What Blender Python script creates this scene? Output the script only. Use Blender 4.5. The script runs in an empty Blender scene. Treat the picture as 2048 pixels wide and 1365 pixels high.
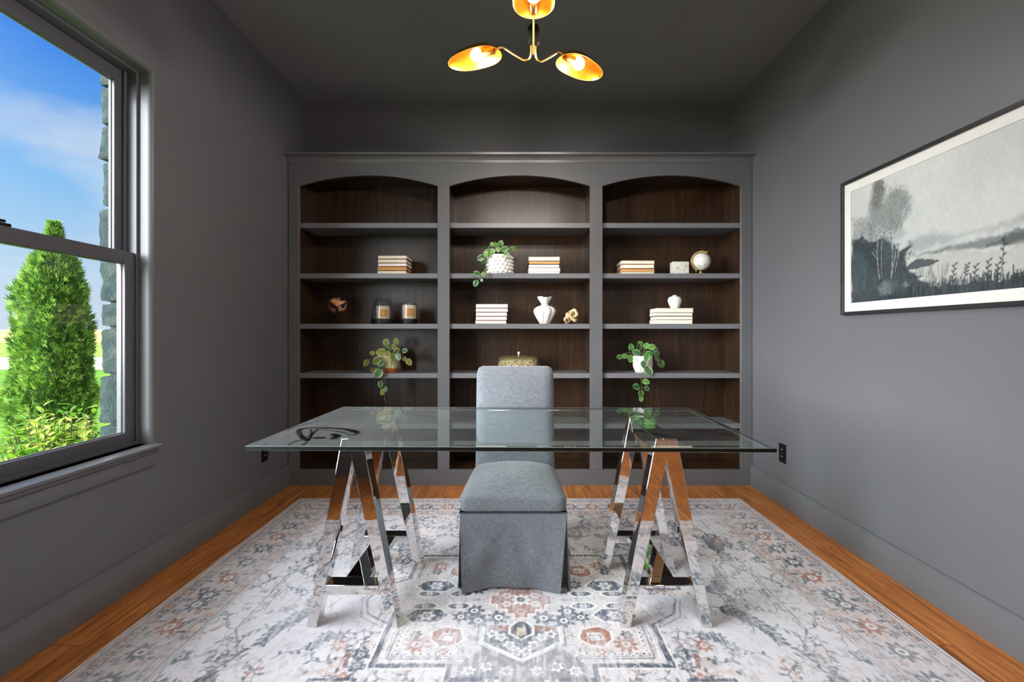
import bpy, bmesh, math, random
import numpy as np
from mathutils import Vector, Matrix, noise as mnoise

random.seed(11)
rng = np.random.default_rng(5)
SC = bpy.context.scene
COL = SC.collection
PI = math.pi
F = 930.0          # focal length in pixels for a 2048-wide frame
VX, VY = 1036.0, 667.0
H = 1.15           # lens height


def PX(px, d):
    return (px - VX) / F * d


def PZ(py, d):
    return H - (py - VY) / F * d


# ------------------------------------------------------------------ helpers
LOC = {}


def link(o):
    COL.objects.link(o)
    return o


def tag(o, label=None, cat=None, group=None, kind=None):
    if label: o['label'] = label
    if cat: o['category'] = cat
    if group: o['group'] = group
    if kind: o['kind'] = kind
    return o


def empty(name, loc, label=None, cat=None, group=None, kind=None):
    o = bpy.data.objects.new(name, None)
    o.empty_display_size = 0.05
    link(o)
    o.location = loc
    LOC[o.name] = Vector(loc)
    return tag(o, label, cat, group, kind)


class MB:
    def __init__(self, colors=False):
        self.bm = bmesh.new()
        self.cl = self.bm.verts.layers.float_color.new('Col') if colors else None

    def v(self, p, c=None):
        w = self.bm.verts.new(p)
        if self.cl is not None and c is not None:
            w[self.cl] = (c[0], c[1], c[2], 1.0)
        return w

    def face(self, vs, mi=0):
        try:
            f = self.bm.faces.new(vs)
            f.material_index = mi
            return f
        except ValueError:
            return None

    def box(self, x0, x1, y0, y1, z0, z1, bevel=0.0, seg=2, mi=0):
        m = Matrix.Translation(((x0 + x1) / 2, (y0 + y1) / 2, (z0 + z1) / 2)) @ Matrix.Diagonal((abs(x1 - x0), abs(y1 - y0), abs(z1 - z0), 1))
        r = bmesh.ops.create_cube(self.bm, size=1.0, matrix=m)
        vs = r['verts']
        if mi:
            for f in {f for w in vs for f in w.link_faces}: f.material_index = mi
        if bevel > 0:
            es = list({e for w in vs for e in w.link_edges})
            bmesh.ops.bevel(self.bm, geom=es, offset=bevel, segments=seg, profile=0.6, affect='EDGES', clamp_overlap=True)
        return self

    def prism(self, pts, axis, a0, a1):
        """closed 2-D outline extruded along an axis. axis 'y': pts=(x,z); 'x': pts=(y,z); 'z': pts=(x,y)"""
        def P(p, a):
            if axis == 'y': return (p[0], a, p[1])
            if axis == 'x': return (a, p[0], p[1])
            return (p[0], p[1], a)
        A = [self.bm.verts.new(P(p, a0)) for p in pts]
        B = [self.bm.verts.new(P(p, a1)) for p in pts]
        n = len(pts)
        fs = [self.bm.faces.new(A), self.bm.faces.new(B[::-1])]
        for i in range(n):
            fs.append(self.bm.faces.new((A[i], B[i], B[(i + 1) % n], A[(i + 1) % n])))
        bmesh.ops.recalc_face_normals(self.bm, faces=fs)
        return self

    def tube(self, path, r, seg=10, cap=True, closed=False, square=False):
        path = [Vector(p) for p in path]
        n = len(path)
        rad = r if isinstance(r, (list, tuple)) else [r] * n
        rings = []
        up = None
        for i in range(n):
            if closed:
                t = (path[(i + 1) % n] - path[i - 1])
            else:
                t = path[min(i + 1, n - 1)] - path[max(i - 1, 0)]
            t.normalize()
            if up is None:
                a = Vector((0, 0, 1)) if abs(t.z) < .9 else Vector((1, 0, 0))
                up = (a - t * a.dot(t)).normalized()
            else:
                up = (up - t * up.dot(t))
                if up.length < 1e-6:
                    a = Vector((1, 0, 0)); up = a - t * a.dot(t)
                up.normalize()
            s = t.cross(up)
            ring = []
            for k in range(seg):
                an = 2 * PI * (k + (.5 if square else 0)) / seg
                ring.append(self.bm.verts.new(path[i] + (up * math.cos(an) + s * math.sin(an)) * rad[i]))
            rings.append(ring)
        m = n if closed else n - 1
        for i in range(m):
            a, b = rings[i], rings[(i + 1) % n]
            for k in range(seg):
                self.face((a[k], a[(k + 1) % seg], b[(k + 1) % seg], b[k]))
        if cap and not closed:
            self.face(rings[0][::-1]); self.face(rings[-1])
        return self

    def lathe(self, prof, c, seg=32, fn=None, mat=None):
        """prof: (r,z) list; fn(theta,r,z)->(r,z)"""
        rings = []
        for (r, z) in prof:
            if r < 1e-5:
                p = Vector((0, 0, z))
                rings.append([self.bm.verts.new((mat @ p if mat else p) + Vector(c))])
                continue
            ring = []
            for k in range(seg):
                t = 2 * PI * k / seg
                rr, zz = fn(t, r, z) if fn else (r, z)
                p = Vector((rr * math.cos(t), rr * math.sin(t), zz))
                ring.append(self.bm.verts.new((mat @ p if mat else p) + Vector(c)))
            rings.append(ring)
        for a, b in zip(rings, rings[1:]):
            for k in range(seg):
                k2 = (k + 1) % seg
                if len(a) == 1 and len(b) == 1: continue
                if len(a) == 1: self.face((a[0], b[k2], b[k]))
                elif len(b) == 1: self.face((a[k], a[k2], b[0]))
                else: self.face((a[k], a[k2], b[k2], b[k]))
        return self

    def sphere(self, c, r, u=16, v=10, scale=(1, 1, 1)):
        m = Matrix.Translation(c) @ Matrix.Diagonal((scale[0], scale[1], scale[2], 1))
        bmesh.ops.create_uvsphere(self.bm, u_segments=u, v_segments=v, radius=r, matrix=m)
        return self

    def rbox(self, c, half, r, cuts=10, warp=None):
        """rounded box from a subdivided cube; warp(p local, s in -1..1) -> p"""
        b = bmesh.new()
        bmesh.ops.create_cube(b, size=2.0)
        bmesh.ops.subdivide_edges(b, edges=b.edges[:], cuts=cuts, use_grid_fill=True)
        mp = {}
        for w in b.verts:
            s = w.co.copy()
            p = Vector((s.x * half[0], s.y * half[1], s.z * half[2]))
            q = Vector([max(-(h - r), min(h - r, a)) for a, h in zip(p, half)])
            dlt = p - q
            if dlt.length > 1e-9:
                m = max(abs(dlt.x), abs(dlt.y), abs(dlt.z))
                p = q + dlt.normalized() * m
            if warp: p = warp(p, s)
            mp[w] = self.bm.verts.new(p + Vector(c))
        for f in b.faces:
            self.face([mp[w] for w in f.verts])
        b.free()
        return self

    def build(self, name, mat=None, parent=None, smooth=True, angle=35, recalc=False, label=None, bevel=0):
        bm = self.bm
        if recalc:
            bmesh.ops.recalc_face_normals(bm, faces=bm.faces[:])
        if parent is not None:
            bmesh.ops.translate(bm, verts=bm.verts[:], vec=-LOC[parent.name])
        me = bpy.data.meshes.new(name)
        bm.to_mesh(me)
        bm.free()
        mats = mat if isinstance(mat, (list, tuple)) else [mat]
        for m in mats:
            if m: me.materials.append(m)
        if smooth:
            me.polygons.foreach_set('use_smooth', [True] * len(me.polygons))
            if angle is not None:
                me.set_sharp_from_angle(angle=math.radians(angle))
        o = bpy.data.objects.new(name, me)
        link(o)
        if parent is not None:
            o.parent = parent
            LOC[o.name] = LOC[parent.name]
        else:
            LOC[o.name] = Vector((0, 0, 0))
        if label: o['label'] = label
        if bevel:
            md = o.modifiers.new('bevel', 'BEVEL')
            md.width = bevel; md.segments = 2; md.limit_method = 'ANGLE'; md.angle_limit = math.radians(40)
        return o


def center_origin(o):
    """put a single-mesh thing's origin at its base centre"""
    me = o.data
    n = len(me.vertices)
    co = np.empty(n * 3, 'f'); me.vertices.foreach_get('co', co)
    co = co.reshape(-1, 3)
    mn, mx = co.min(0), co.max(0)
    c = np.array([(mn[0] + mx[0]) / 2, (mn[1] + mx[1]) / 2, mn[2]])
    co -= c
    me.vertices.foreach_set('co', co.ravel()); me.update()
    o.location = c.tolist()
    LOC[o.name] = Vector(c.tolist())
    return o


# ------------------------------------------------------------------ materials
def lin(*c):
    if len(c) == 1: c = c[0]
    out = []
    for a in c:
        a = a / 255.0
        out.append(a / 12.92 if a <= .04045 else ((a + .055) / 1.055) ** 2.4)
    return tuple(out)


class NT:
    def __init__(self, name):
        self.m = bpy.data.materials.new(name)
        self.m.use_nodes = True
        self.t = self.m.node_tree
        self.b = self.t.nodes['Principled BSDF']
        self.out = self.t.nodes['Material Output']

    def n(self, typ, **kw):
        x = self.t.nodes.new(typ)
        for k, val in kw.items():
            if k.startswith('i_'):
                key = k[2:]
                key = int(key) if key.isdigit() else key.replace('_', ' ')
                x.inputs[key].default_value = val
            else:
                setattr(x, k, val)
        return x

    def l(self, a, b):
        self.t.links.new(a, b)

    def coord(self, scale=(1, 1, 1), rot=(0, 0, 0), kind='Object'):
        tc = self.n('ShaderNodeTexCoord'); mp = self.n('ShaderNodeMapping')
        mp.inputs['Scale'].default_value = scale; mp.inputs['Rotation'].default_value = rot
        self.l(tc.outputs[kind], mp.inputs['Vector'])
        return mp.outputs['Vector']

    def noise(self, vec, scale, detail=4, rough=.55, dist=0):
        x = self.n('ShaderNodeTexNoise')
        x.inputs['Scale'].default_value = scale; x.inputs['Detail'].default_value = detail
        x.inputs['Roughness'].default_value = rough; x.inputs['Distortion'].default_value = dist
        self.l(vec, x.inputs['Vector'])
        return x.outputs['Fac']

    def ramp(self, fac, stops, interp='LINEAR'):
        x = self.n('ShaderNodeValToRGB')
        x.color_ramp.interpolation = interp
        el = x.color_ramp.elements
        while len(el) < len(stops): el.new(.5)
        for e, (p, c) in zip(el, stops):
            e.position = p
            e.color = (c[0], c[1], c[2], 1) if isinstance(c, (tuple, list)) else (c, c, c, 1)
        self.l(fac, x.inputs['Fac'])
        return x.outputs['Color']

    def mix(self, fac, a, b, blend='MIX'):
        x = self.n('ShaderNodeMix', data_type='RGBA', blend_type=blend)
        for sock, val in ((0, fac), (6, a), (7, b)):
            if hasattr(val, 'links') or isinstance(val, bpy.types.NodeSocket): self.l(val, x.inputs[sock])
            else: x.inputs[sock].default_value = (val if sock == 0 else (val[0], val[1], val[2], 1))
        return x.outputs[2]

    def math(self, op, a, b=None):
        x = self.n('ShaderNodeMath', operation=op)
        for i, val in enumerate((a, b)):
            if val is None: continue
            if isinstance(val, bpy.types.NodeSocket): self.l(val, x.inputs[i])
            else: x.inputs[i].default_value = val
        return x.outputs[0]

    def bump(self, h, strength=.2, dist=.01):
        x = self.n('ShaderNodeBump')
        x.inputs['Strength'].default_value = strength; x.inputs['Distance'].default_value = dist
        self.l(h, x.inputs['Height'])
        self.l(x.outputs['Normal'], self.b.inputs['Normal'])

    def base(self, c):
        if isinstance(c, bpy.types.NodeSocket): self.l(c, self.b.inputs['Base Color'])
        else: self.b.inputs['Base Color'].default_value = (c[0], c[1], c[2], 1)

    def set(self, rough=None, metal=None, spec=None, sheen=None, coat=None):
        if rough is not None:
            if isinstance(rough, bpy.types.NodeSocket): self.l(rough, self.b.inputs['Roughness'])
            else: self.b.inputs['Roughness'].default_value = rough
        if metal is not None: self.b.inputs['Metallic'].default_value = metal
        if spec is not None: self.b.inputs['Specular IOR Level'].default_value = spec
        if sheen is not None:
            self.b.inputs['Sheen Weight'].default_value = sheen
            self.b.inputs['Sheen Roughness'].default_value = .4
        if coat is not None: self.b.inputs['Coat Weight'].default_value = coat
        return self


def plain(name, c, rough=.5, metal=0.0, spec=.5, var=.08, nscale=20, bump=0, bscale=80):
    """solid colour with slight mottling"""
    t = NT(name)
    vec = t.coord()
    nf = t.noise(vec, nscale, 3)
    a = tuple(x * (1 - var) for x in c); b = tuple(min(1, x * (1 + var)) for x in c)
    t.base(t.ramp(nf, [(.3, a), (.7, b)]))
    t.set(rough, metal, spec)
    if bump: t.bump(t.noise(vec, bscale, 3), bump, .003)
    return t.m


def colattr(name, rough=.5, spec=.4, nscale=60, var=.15, sub=0.0, trans=0):
    t = NT(name)
    at = t.n('ShaderNodeVertexColor', layer_name='Col')
    nf = t.noise(t.coord(), nscale, 3)
    g = t.ramp(nf, [(.25, 1 - var), (.75, 1 + var)])
    t.base(t.mix(1.0, at.outputs['Color'], g, 'MULTIPLY'))
    t.set(rough, 0, spec)
    if trans:
        tr = t.n('ShaderNodeBsdfTranslucent')
        t.l(at.outputs['Color'], tr.inputs['Color'])
        ms = t.n('ShaderNodeMixShader'); ms.inputs[0].default_value = trans
        t.l(t.b.outputs[0], ms.inputs[1]); t.l(tr.outputs[0], ms.inputs[2])
        t.l(ms.outputs[0], t.out.inputs['Surface'])
    return t.m


def wall_paint(name, c, rough=.42, bump=.12, scale=170, spec=.45):
    t = NT(name)
    vec = t.coord()
    nf = t.noise(vec, 1.2, 2)
    t.base(t.ramp(nf, [(.3, tuple(x * .96 for x in c)), (.7, tuple(x * 1.04 for x in c))]))
    t.set(rough, 0, spec)
    t.bump(t.noise(vec, scale, 2, .5), bump, .002)
    return t.m


PAINT = lin(97, 97, 100)
M = {}
M['wall'] = wall_paint('wall_paint', PAINT)
M['ceiling'] = wall_paint('ceiling_texture_paint', lin(130, 130, 132), .75, .55, 60, .25)
M['trim'] = wall_paint('trim_satin_paint', lin(97, 97, 100), .26, .02, 60, .5)
M['case'] = wall_paint('bookcase_satin_paint', lin(92, 92, 94), .34, .04, 50, .5)
M['shelf'] = wall_paint('case_paint_lit', lin(108, 108, 111), .34, .04, 50, .5)  # bookcase paint again, lightened to stand for light on the shelves
M['sash'] = wall_paint('window_vinyl', lin(84, 83, 90), .35, .0, 50, .5)


def wood_floor():
    t = NT('plank_floor')
    vec = t.coord()
    br = t.n('ShaderNodeTexBrick')
    br.offset = .37; br.offset_frequency = 2
    mp = t.n('ShaderNodeMapping'); mp.inputs['Rotation'].default_value = (0, 0, PI / 2)
    t.l(vec, mp.inputs['Vector']); t.l(mp.outputs[0], br.inputs['Vector'])
    br.inputs['Color1'].default_value = (.25, .25, .25, 1); br.inputs['Color2'].default_value = (.85, .85, .85, 1)
    br.inputs['Mortar'].default_value = (0, 0, 0, 1)
    br.inputs['Scale'].default_value = 1.0
    br.inputs['Mortar Size'].default_value = .0012
    br.inputs['Brick Width'].default_value = 1.25; br.inputs['Row Height'].default_value = .178
    # grain stretched along y, shifted per plank
    add = t.n('ShaderNodeVectorMath', operation='MULTIPLY_ADD')
    t.l(br.outputs['Color'], add.inputs[0]); add.inputs[1].default_value = (3, 7, 5); t.l(vec, add.inputs[2])
    m2 = t.n('ShaderNodeMapping'); m2.inputs['Scale'].default_value = (16, 1.3, 1)
    t.l(add.outputs[0], m2.inputs['Vector'])
    g = t.noise(m2.outputs[0], 2.2, 8, .62, .6)
    m3 = t.n('ShaderNodeMapping'); m3.inputs['Scale'].default_value = (120, 4, 1)
    t.l(add.outputs[0], m3.inputs['Vector'])
    g2 = t.noise(m3.outputs[0], 2.0, 4, .6)
    c = t.ramp(g, [(.25, lin(104, 58, 24)), (.5, lin(172, 104, 48)), (.72, lin(206, 138, 76))])
    tone = t.ramp(br.outputs['Color'], [(0, .8), (1, 1.12)])
    c = t.mix(1, c, tone, 'MULTIPLY')
    c = t.mix(.5, c, t.ramp(g2, [(.3, .62), (.7, 1.18)]), 'MULTIPLY')
    c = t.mix(br.outputs['Fac'], c, lin(40, 22, 12))
    t.base(c)
    t.set(.36, 0, .45)
    t.bump(t.math('ADD', t.math('MULTIPLY', g2, .5), t.math('MULTIPLY', br.outputs['Fac'], -1)), .12, .003)
    return t.m


M['floor'] = wood_floor()


def stained_wood(name, dark, mid, light, rough=.32, grain_axis='z'):
    t = NT(name)
    sc = {'z': (14, 14, .9), 'x': (.9, 14, 14), 'y': (14, .9, 14)}[grain_axis]
    vec = t.coord(sc)
    g = t.noise(vec, 2.4, 8, .65, .8)
    fine = t.noise(t.coord(tuple(s * 7 for s in sc)), 3, 3, .6)
    c = t.ramp(g, [(.28, dark), (.52, mid), (.75, light)])
    c = t.mix(.65, c, t.ramp(fine, [(.3, .45), (.7, 1.3)]), 'MULTIPLY')
    t.base(c)
    t.set(rough, 0, .5)
    t.bump(fine, .25, .002)
    return t.m


M['case_wood'] = stained_wood('dark_stained_panel', lin(30, 18, 9), lin(52, 33, 18), lin(80, 54, 32))


def clear_glass(name, tint, strength=1.0, dust=None):
    """thin architectural glass: clear, with mirror reflection on the outer faces"""
    t = NT(name)
    tr = t.n('ShaderNodeBsdfTransparent'); tr.inputs[0].default_value = (*tint, 1)
    gl = t.n('ShaderNodeBsdfGlossy'); gl.inputs['Roughness'].default_value = .0; gl.inputs[0].default_value = (.95, 1, .98, 1)
    fr = t.n('ShaderNodeFresnel'); fr.inputs[0].default_value = 1.5
    geo = t.n('ShaderNodeNewGeometry')
    fac = t.math('MULTIPLY', fr.outputs[0], t.math('SUBTRACT', 1.0, geo.outputs['Backfacing']))
    fac = t.math('MINIMUM', t.math('MULTIPLY', fac, strength), .95)
    ms = t.n('ShaderNodeMixShader')
    t.l(fac, ms.inputs[0]); t.l(tr.outputs[0], ms.inputs[1]); t.l(gl.outputs[0], ms.inputs[2])
    outp = ms.outputs[0]
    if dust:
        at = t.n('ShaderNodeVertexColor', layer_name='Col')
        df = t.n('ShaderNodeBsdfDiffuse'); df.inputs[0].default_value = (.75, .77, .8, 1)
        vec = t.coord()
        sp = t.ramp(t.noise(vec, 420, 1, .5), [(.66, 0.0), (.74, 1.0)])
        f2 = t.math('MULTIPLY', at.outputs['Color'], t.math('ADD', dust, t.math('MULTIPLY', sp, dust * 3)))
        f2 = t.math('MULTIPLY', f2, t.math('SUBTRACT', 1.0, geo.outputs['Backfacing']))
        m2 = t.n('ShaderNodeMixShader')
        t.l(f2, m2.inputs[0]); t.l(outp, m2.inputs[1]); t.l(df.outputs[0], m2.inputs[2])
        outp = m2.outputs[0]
    t.l(outp, t.out.inputs['Surface'])
    return t.m


M['pane'] = clear_glass('window_glass', (.97, .98, .98), .7)
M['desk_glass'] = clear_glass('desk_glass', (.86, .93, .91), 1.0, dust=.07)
M['glass_edge'] = plain('glass_edge', lin(4, 9, 8), .3, 0, .5)
M['hurricane'] = clear_glass('smoke_glass', (.90, .90, .91), 1.2)
t = NT('chrome')
t.base(t.ramp(t.noise(t.coord(), 3, 2), [(.3, (.80, .79, .78)), (.7, (.84, .83, .82))])); t.set(.025, 1.0)
t.bump(t.noise(t.coord(), 26, 2), .012, .01)
M['chrome'] = t.m
M['brass'] = plain('brushed_brass', lin(226, 172, 92), .32, .8, var=.06)
M['gold_paint'] = plain('satin_gold', lin(232, 200, 128), .35, .35, var=.05)
M['brass_dark'] = plain('aged_brass', lin(176, 126, 58), .28, 1.0, var=.1)
t = NT('gilded_shade'); t.base(t.ramp(t.noise(t.coord((6, 6, 6)), 6, 4), [(.3, lin(176, 100, 16)), (.7, lin(196, 124, 34))])); t.set(.34, 1.0)
M['gilt'] = t.m
M['black_metal'] = plain('black_metal', lin(30, 29, 29), .45, .6)
M['black_plastic'] = plain('black_plastic', lin(14, 14, 15), .4)


def bulb_mat():
    t = NT('lamp_bulb')
    em = t.n('ShaderNodeEmission'); em.inputs[0].default_value = (1.0, .80, .50, 1); em.inputs[1].default_value = 14
    t.l(em.outputs[0], t.out.inputs['Surface'])
    return t.m


M['bulb'] = bulb_mat()


def linen(name, c, dark):
    t = NT(name)
    v1 = t.n('ShaderNodeTexWave', wave_type='BANDS', bands_direction='X'); v1.inputs['Scale'].default_value = 190
    v1.inputs['Distortion'].default_value = 1.5; v1.inputs['Detail Scale'].default_value = 3
    v2 = t.n('ShaderNodeTexWave', wave_type='BANDS', bands_direction='Z'); v2.inputs['Scale'].default_value = 190
    v2.inputs['Distortion'].default_value = 1.5
    vec = t.coord()
    t.l(vec, v1.inputs['Vector']); t.l(vec, v2.inputs['Vector'])
    slub = t.noise(t.coord((150, 150, 14)), 3, 3, .6)
    slub2 = t.noise(t.coord((14, 14, 150)), 3, 3, .6)
    w = t.math('MULTIPLY', t.math('ADD', v1.outputs['Fac'], v2.outputs['Fac']), .5)
    s = t.math('MULTIPLY', t.math('ADD', slub, slub2), .5)
    col = t.ramp(s, [(.30, dark), (.5, c), (.70, tuple(min(1, x * 1.5) for x in c))])
    col = t.mix(.3, col, t.ramp(w, [(0, .6), (1, 1.25)]), 'MULTIPLY')
    t.base(col)
    t.set(.9, 0, .2, sheen=.25)
    t.bump(t.math('ADD', s, t.math('MULTIPLY', w, .3)), .35, .002)
    return t.m


M['linen'] = linen('grey_linen', lin(102, 105, 111), lin(68, 70, 76))
M['linen_seam'] = plain('seam_thread', lin(60, 63, 70), .9)
M['pages'] = plain('book_pages', lin(238, 228, 206), .8, var=.05, nscale=40)
M['pages_white'] = plain('white_pages', lin(246, 242, 234), .8, var=.04, nscale=40)
M['pages_pink'] = plain('rosy_pages', lin(244, 226, 224), .8, var=.04, nscale=40)
M['pages_tan'] = plain('tan_pages', lin(206, 156, 92), .8, var=.06, nscale=40)
M['cover_dark'] = plain('dark_cover', lin(40, 30, 26), .6)
M['cover_red'] = plain('wine_cover', lin(120, 40, 58), .6)
M['cover_brown'] = plain('brown_cover', lin(126, 66, 32), .6)
M['cover_white'] = plain('pale_cover', lin(224, 220, 210), .6)
M['cover_navy'] = plain('slate_cover', lin(52, 56, 62), .6)
M['white_ceramic'] = plain('white_ceramic', lin(236, 234, 230), .35, var=.03)
M['matte_ceramic'] = plain('matte_ceramic', lin(228, 226, 220), .7, var=.05, bump=.1)
M['soil'] = plain('potting_soil', lin(40, 28, 20), .95, var=.3, nscale=80, bump=.6)
M['stem'] = plain('plant_stem', lin(112, 112, 74), .6)
M['leaf'] = colattr('glossy_leaf', .32, .5, 90, .18, trans=.15)
M['conifer'] = colattr('conifer_needles', .65, .25, 14, .25, trans=.2)
M['bush_leaf'] = colattr('shrub_leaf', .5, .4, 30, .2, trans=.3)
M['bark'] = plain('bark', lin(84, 66, 50), .9, var=.25, nscale=30, bump=.5)
M['wood_pale'] = stained_wood('pale_wood', lin(196, 160, 110), lin(222, 190, 142), lin(238, 212, 170), .55, 'x')
M['candle'] = plain('candle_wax', lin(240, 226, 196), .5, var=.04)
M['candle_label'] = plain('gold_label', lin(226, 170, 84), .4, .2, var=.15, nscale=90)


def marble(name, base, vein):
    t = NT(name)
    g = t.noise(t.coord(), 26, 6, .62, 1.4)
    t.base(t.ramp(g, [(.38, vein), (.5, base), (.7, tuple(min(1, x * 1.1) for x in base))]))
    t.set(.3, 0, .5)
    return t.m


M['marble'] = marble('grey_marble', lin(216, 214, 204), lin(182, 180, 168))


def globe_mat(name, sea, lands, scale=9, thr=.52, rough=.4):
    t = NT(name)
    vec = t.coord()
    g = t.noise(vec, scale, 5, .55, .3)
    h = t.noise(vec, scale * 1.7, 2)
    land = t.ramp(h, [(.3, lands[0]), (.48, lands[1]), (.66, lands[2])])
    m = t.ramp(g, [(thr - .01, 0.0), (thr + .01, 1.0)])
    t.base(t.mix(m, sea, land))
    t.set(rough, 0, .4)
    return t.m


M['globe_dark'] = globe_mat('dark_globe_map', lin(34, 32, 32), [lin(226, 176, 110), lin(196, 92, 58), lin(232, 206, 160)], 20, .51)
M['globe_white'] = globe_mat('pale_globe_map', lin(222, 220, 212), [lin(190, 188, 180), lin(240, 238, 232), lin(150, 150, 146)], 26, .5)
t = NT('beaded_metal')
vo = t.n('ShaderNodeTexVoronoi'); vo.inputs['Scale'].default_value = 150; t.l(t.coord(), vo.inputs['Vector'])
t.base(t.ramp(vo.outputs['Distance'], [(.1, lin(226, 212, 170)), (.6, lin(96, 84, 56))])); t.set(.35, .75)
t.bump(t.math('MULTIPLY', vo.outputs['Distance'], -1), .9, .004)
M['beaded'] = t.m
M['lid_metal'] = plain('antique_gold_lid', lin(140, 128, 88), .4, .7, var=.15)
t = NT('terracotta_dipped')
sep = t.n('ShaderNodeSeparateXYZ'); t.l(t.coord(), sep.inputs[0])
streak = t.noise(t.coord((60, 60, 2)), 2, 3)
dip = t.math('ADD', sep.outputs['Z'], t.math('MULTIPLY', streak, .03))
t.base(t.mix(t.ramp(dip, [(.05, 0.0), (.056, 1.0)]), lin(150, 78, 44), t.ramp(streak, [(.35, lin(150, 140, 92)), (.65, lin(214, 206, 158))])))
t.set(.6)
M['terracotta'] = t.m
M['frame_black'] = stained_wood('black_frame_wood', lin(22, 22, 24), lin(34, 34, 36), lin(50, 50, 52), .45, 'y')
M['mat_board'] = plain('mat_board', lin(204, 201, 196), .9, var=.02)
t = NT('art_print'); at = t.n('ShaderNodeVertexColor', layer_name='Col')
cv = t.noise(t.coord((1, 90, 90)), 4, 3, .6)
t.base(t.mix(.5, at.outputs['Color'], t.ramp(cv, [(.3, .9), (.7, 1.08)]), 'MULTIPLY')); t.set(.75, 0, .3)
M['print'] = t.m
t = NT('rug_pile'); at = t.n('ShaderNodeVertexColor', layer_name='Col')
n1 = t.noise(t.coord((190, 50, 1)), 4, 3, .7); n2 = t.noise(t.coord((1, 1, 1)), 38, 4, .6)
c = t.mix(.55, at.outputs['Color'], t.ramp(n1, [(.3, .78), (.7, 1.14)]), 'MULTIPLY')
c = t.mix(.5, c, t.ramp(n2, [(.3, .86), (.7, 1.08)]), 'MULTIPLY')
t.base(c); t.set(.95, 0, .1, sheen=.1); t.bump(n1, .25, .003)
M['rug'] = t.m
M['rug_edge'] = plain('rug_binding', lin(196, 172, 150), .95, var=.12, nscale=90)


def stone_mat():
    t = NT('rough_stone')
    vec = t.coord()
    g = t.noise(vec, 9, 8, .68)
    f = t.noise(vec, 60, 5, .7)
    t.base(t.ramp(g, [(.3, lin(28, 38, 38)), (.5, lin(42, 55, 54)), (.7, lin(64, 72, 64))]))
    t.set(.95, 0, .2)
    t.bump(t.math('ADD', g, f), .8, .02)
    return t.m


M['stone'] = stone_mat()
M['mortar'] = plain('mortar', lin(56, 62, 60), .95, var=.15)


def grass_mat(name, a, b, c, sc=3.0):
    t = NT(name)
    vec = t.coord()
    g = t.noise(vec, sc, 6, .7); f = t.noise(t.coord((1, 1, 1)), 45, 4, .75)
    col = t.ramp(g, [(.3, a), (.5, b), (.72, c)])
    t.base(t.mix(.8, col, t.ramp(f, [(.3, .45), (.7, 1.4)]), 'MULTIPLY'))
    t.set(.9, 0, .15); t.bump(f, 1.0, .05)
    return t.m


M['lawn'] = grass_mat('lawn_grass', lin(70, 116, 22), lin(96, 146, 30), lin(132, 168, 48))
M['verge'] = grass_mat('rough_verge', lin(92, 128, 44), lin(126, 150, 60), lin(158, 160, 84), .3)
M['field'] = grass_mat('dry_field', lin(150, 128, 78), lin(178, 150, 96), lin(190, 166, 112), .05)
M['road'] = plain('concrete_road', lin(176, 166, 156), .9, var=.06, nscale=2)
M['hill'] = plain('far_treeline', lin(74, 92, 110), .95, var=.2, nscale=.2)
M['beige'] = wall_paint('hall_paint', lin(206, 190, 166), .6, .05)
M['white_paint'] = wall_paint('hall_white', lin(226, 222, 214), .6, .05)

# ------------------------------------------------------------------ room shell
XL, XR, YB, YF, ZC = -1.74, 1.77, 3.883, -0.10, 3.05
DF = 3.51   # bookcase face


def struct(name, mb, mat, **kw):
    o = mb.build(name, mat, **kw)
    o['kind'] = 'structure'
    return o


struct('floor', MB().box(XL - .1, XR + .1, YF - .1, YB + .1, -.12, 0), M['floor'], smooth=False)
struct('ceiling', MB().box(XL - .2, XR + .2, YF - .12, YB + .2, ZC, ZC + .15), M['ceiling'], smooth=False)
struct('wall_right', MB().box(XR, XR + .15, YF, YB + .15, -.12, ZC), M['wall'], smooth=False)
struct('wall_back', MB().box(XL - .2, XR, YB, YB + .15, -.12, ZC), M['wall'], smooth=False)

# left wall with a rounded-corner window opening
WY0, WY1, WZ0, WZ1 = .04, 2.21, .624, 2.395
mb = MB()
loops = []
R = .022
for k in range(7):
    th = k / 6 * PI / 2
    loops.append((XL - R * (1 - math.cos(th)), R * (1 - math.sin(th))))
loops.append((XL - .158, 0.0))
rings = []
for (x, off) in loops:
    rings.append([mb.v((x, WY0 - off, WZ0 - off)), mb.v((x, WY1 + off, WZ0 - off)), mb.v((x, WY1 + off, WZ1 + off)), mb.v((x, WY0 - off, WZ1 + off))])
for a, b in zip(rings, rings[1:]):
    for k in range(4):
        mb.face((a[k], a[(k + 1) % 4], b[(k + 1) % 4], b[k]))
for xx, ring in ((XL, rings[0]), (XL - .158, rings[-1])):
    oc = [mb.v((xx, YF, -.3)), mb.v((xx, YB + .1, -.3)), mb.v((xx, YB + .1, ZC)), mb.v((xx, YF, ZC))]
    for k in range(4):
        mb.face((oc[k], oc[(k + 1) % 4], ring[(k + 1) % 4], ring[k]))
    if xx == XL: o1 = oc
    else:
        for k in range(4): mb.face((o1[k], o1[(k + 1) % 4], oc[(k + 1) % 4], oc[k]))
struct('wall_left', mb, M['wall'], recalc=True, angle=28)

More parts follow.
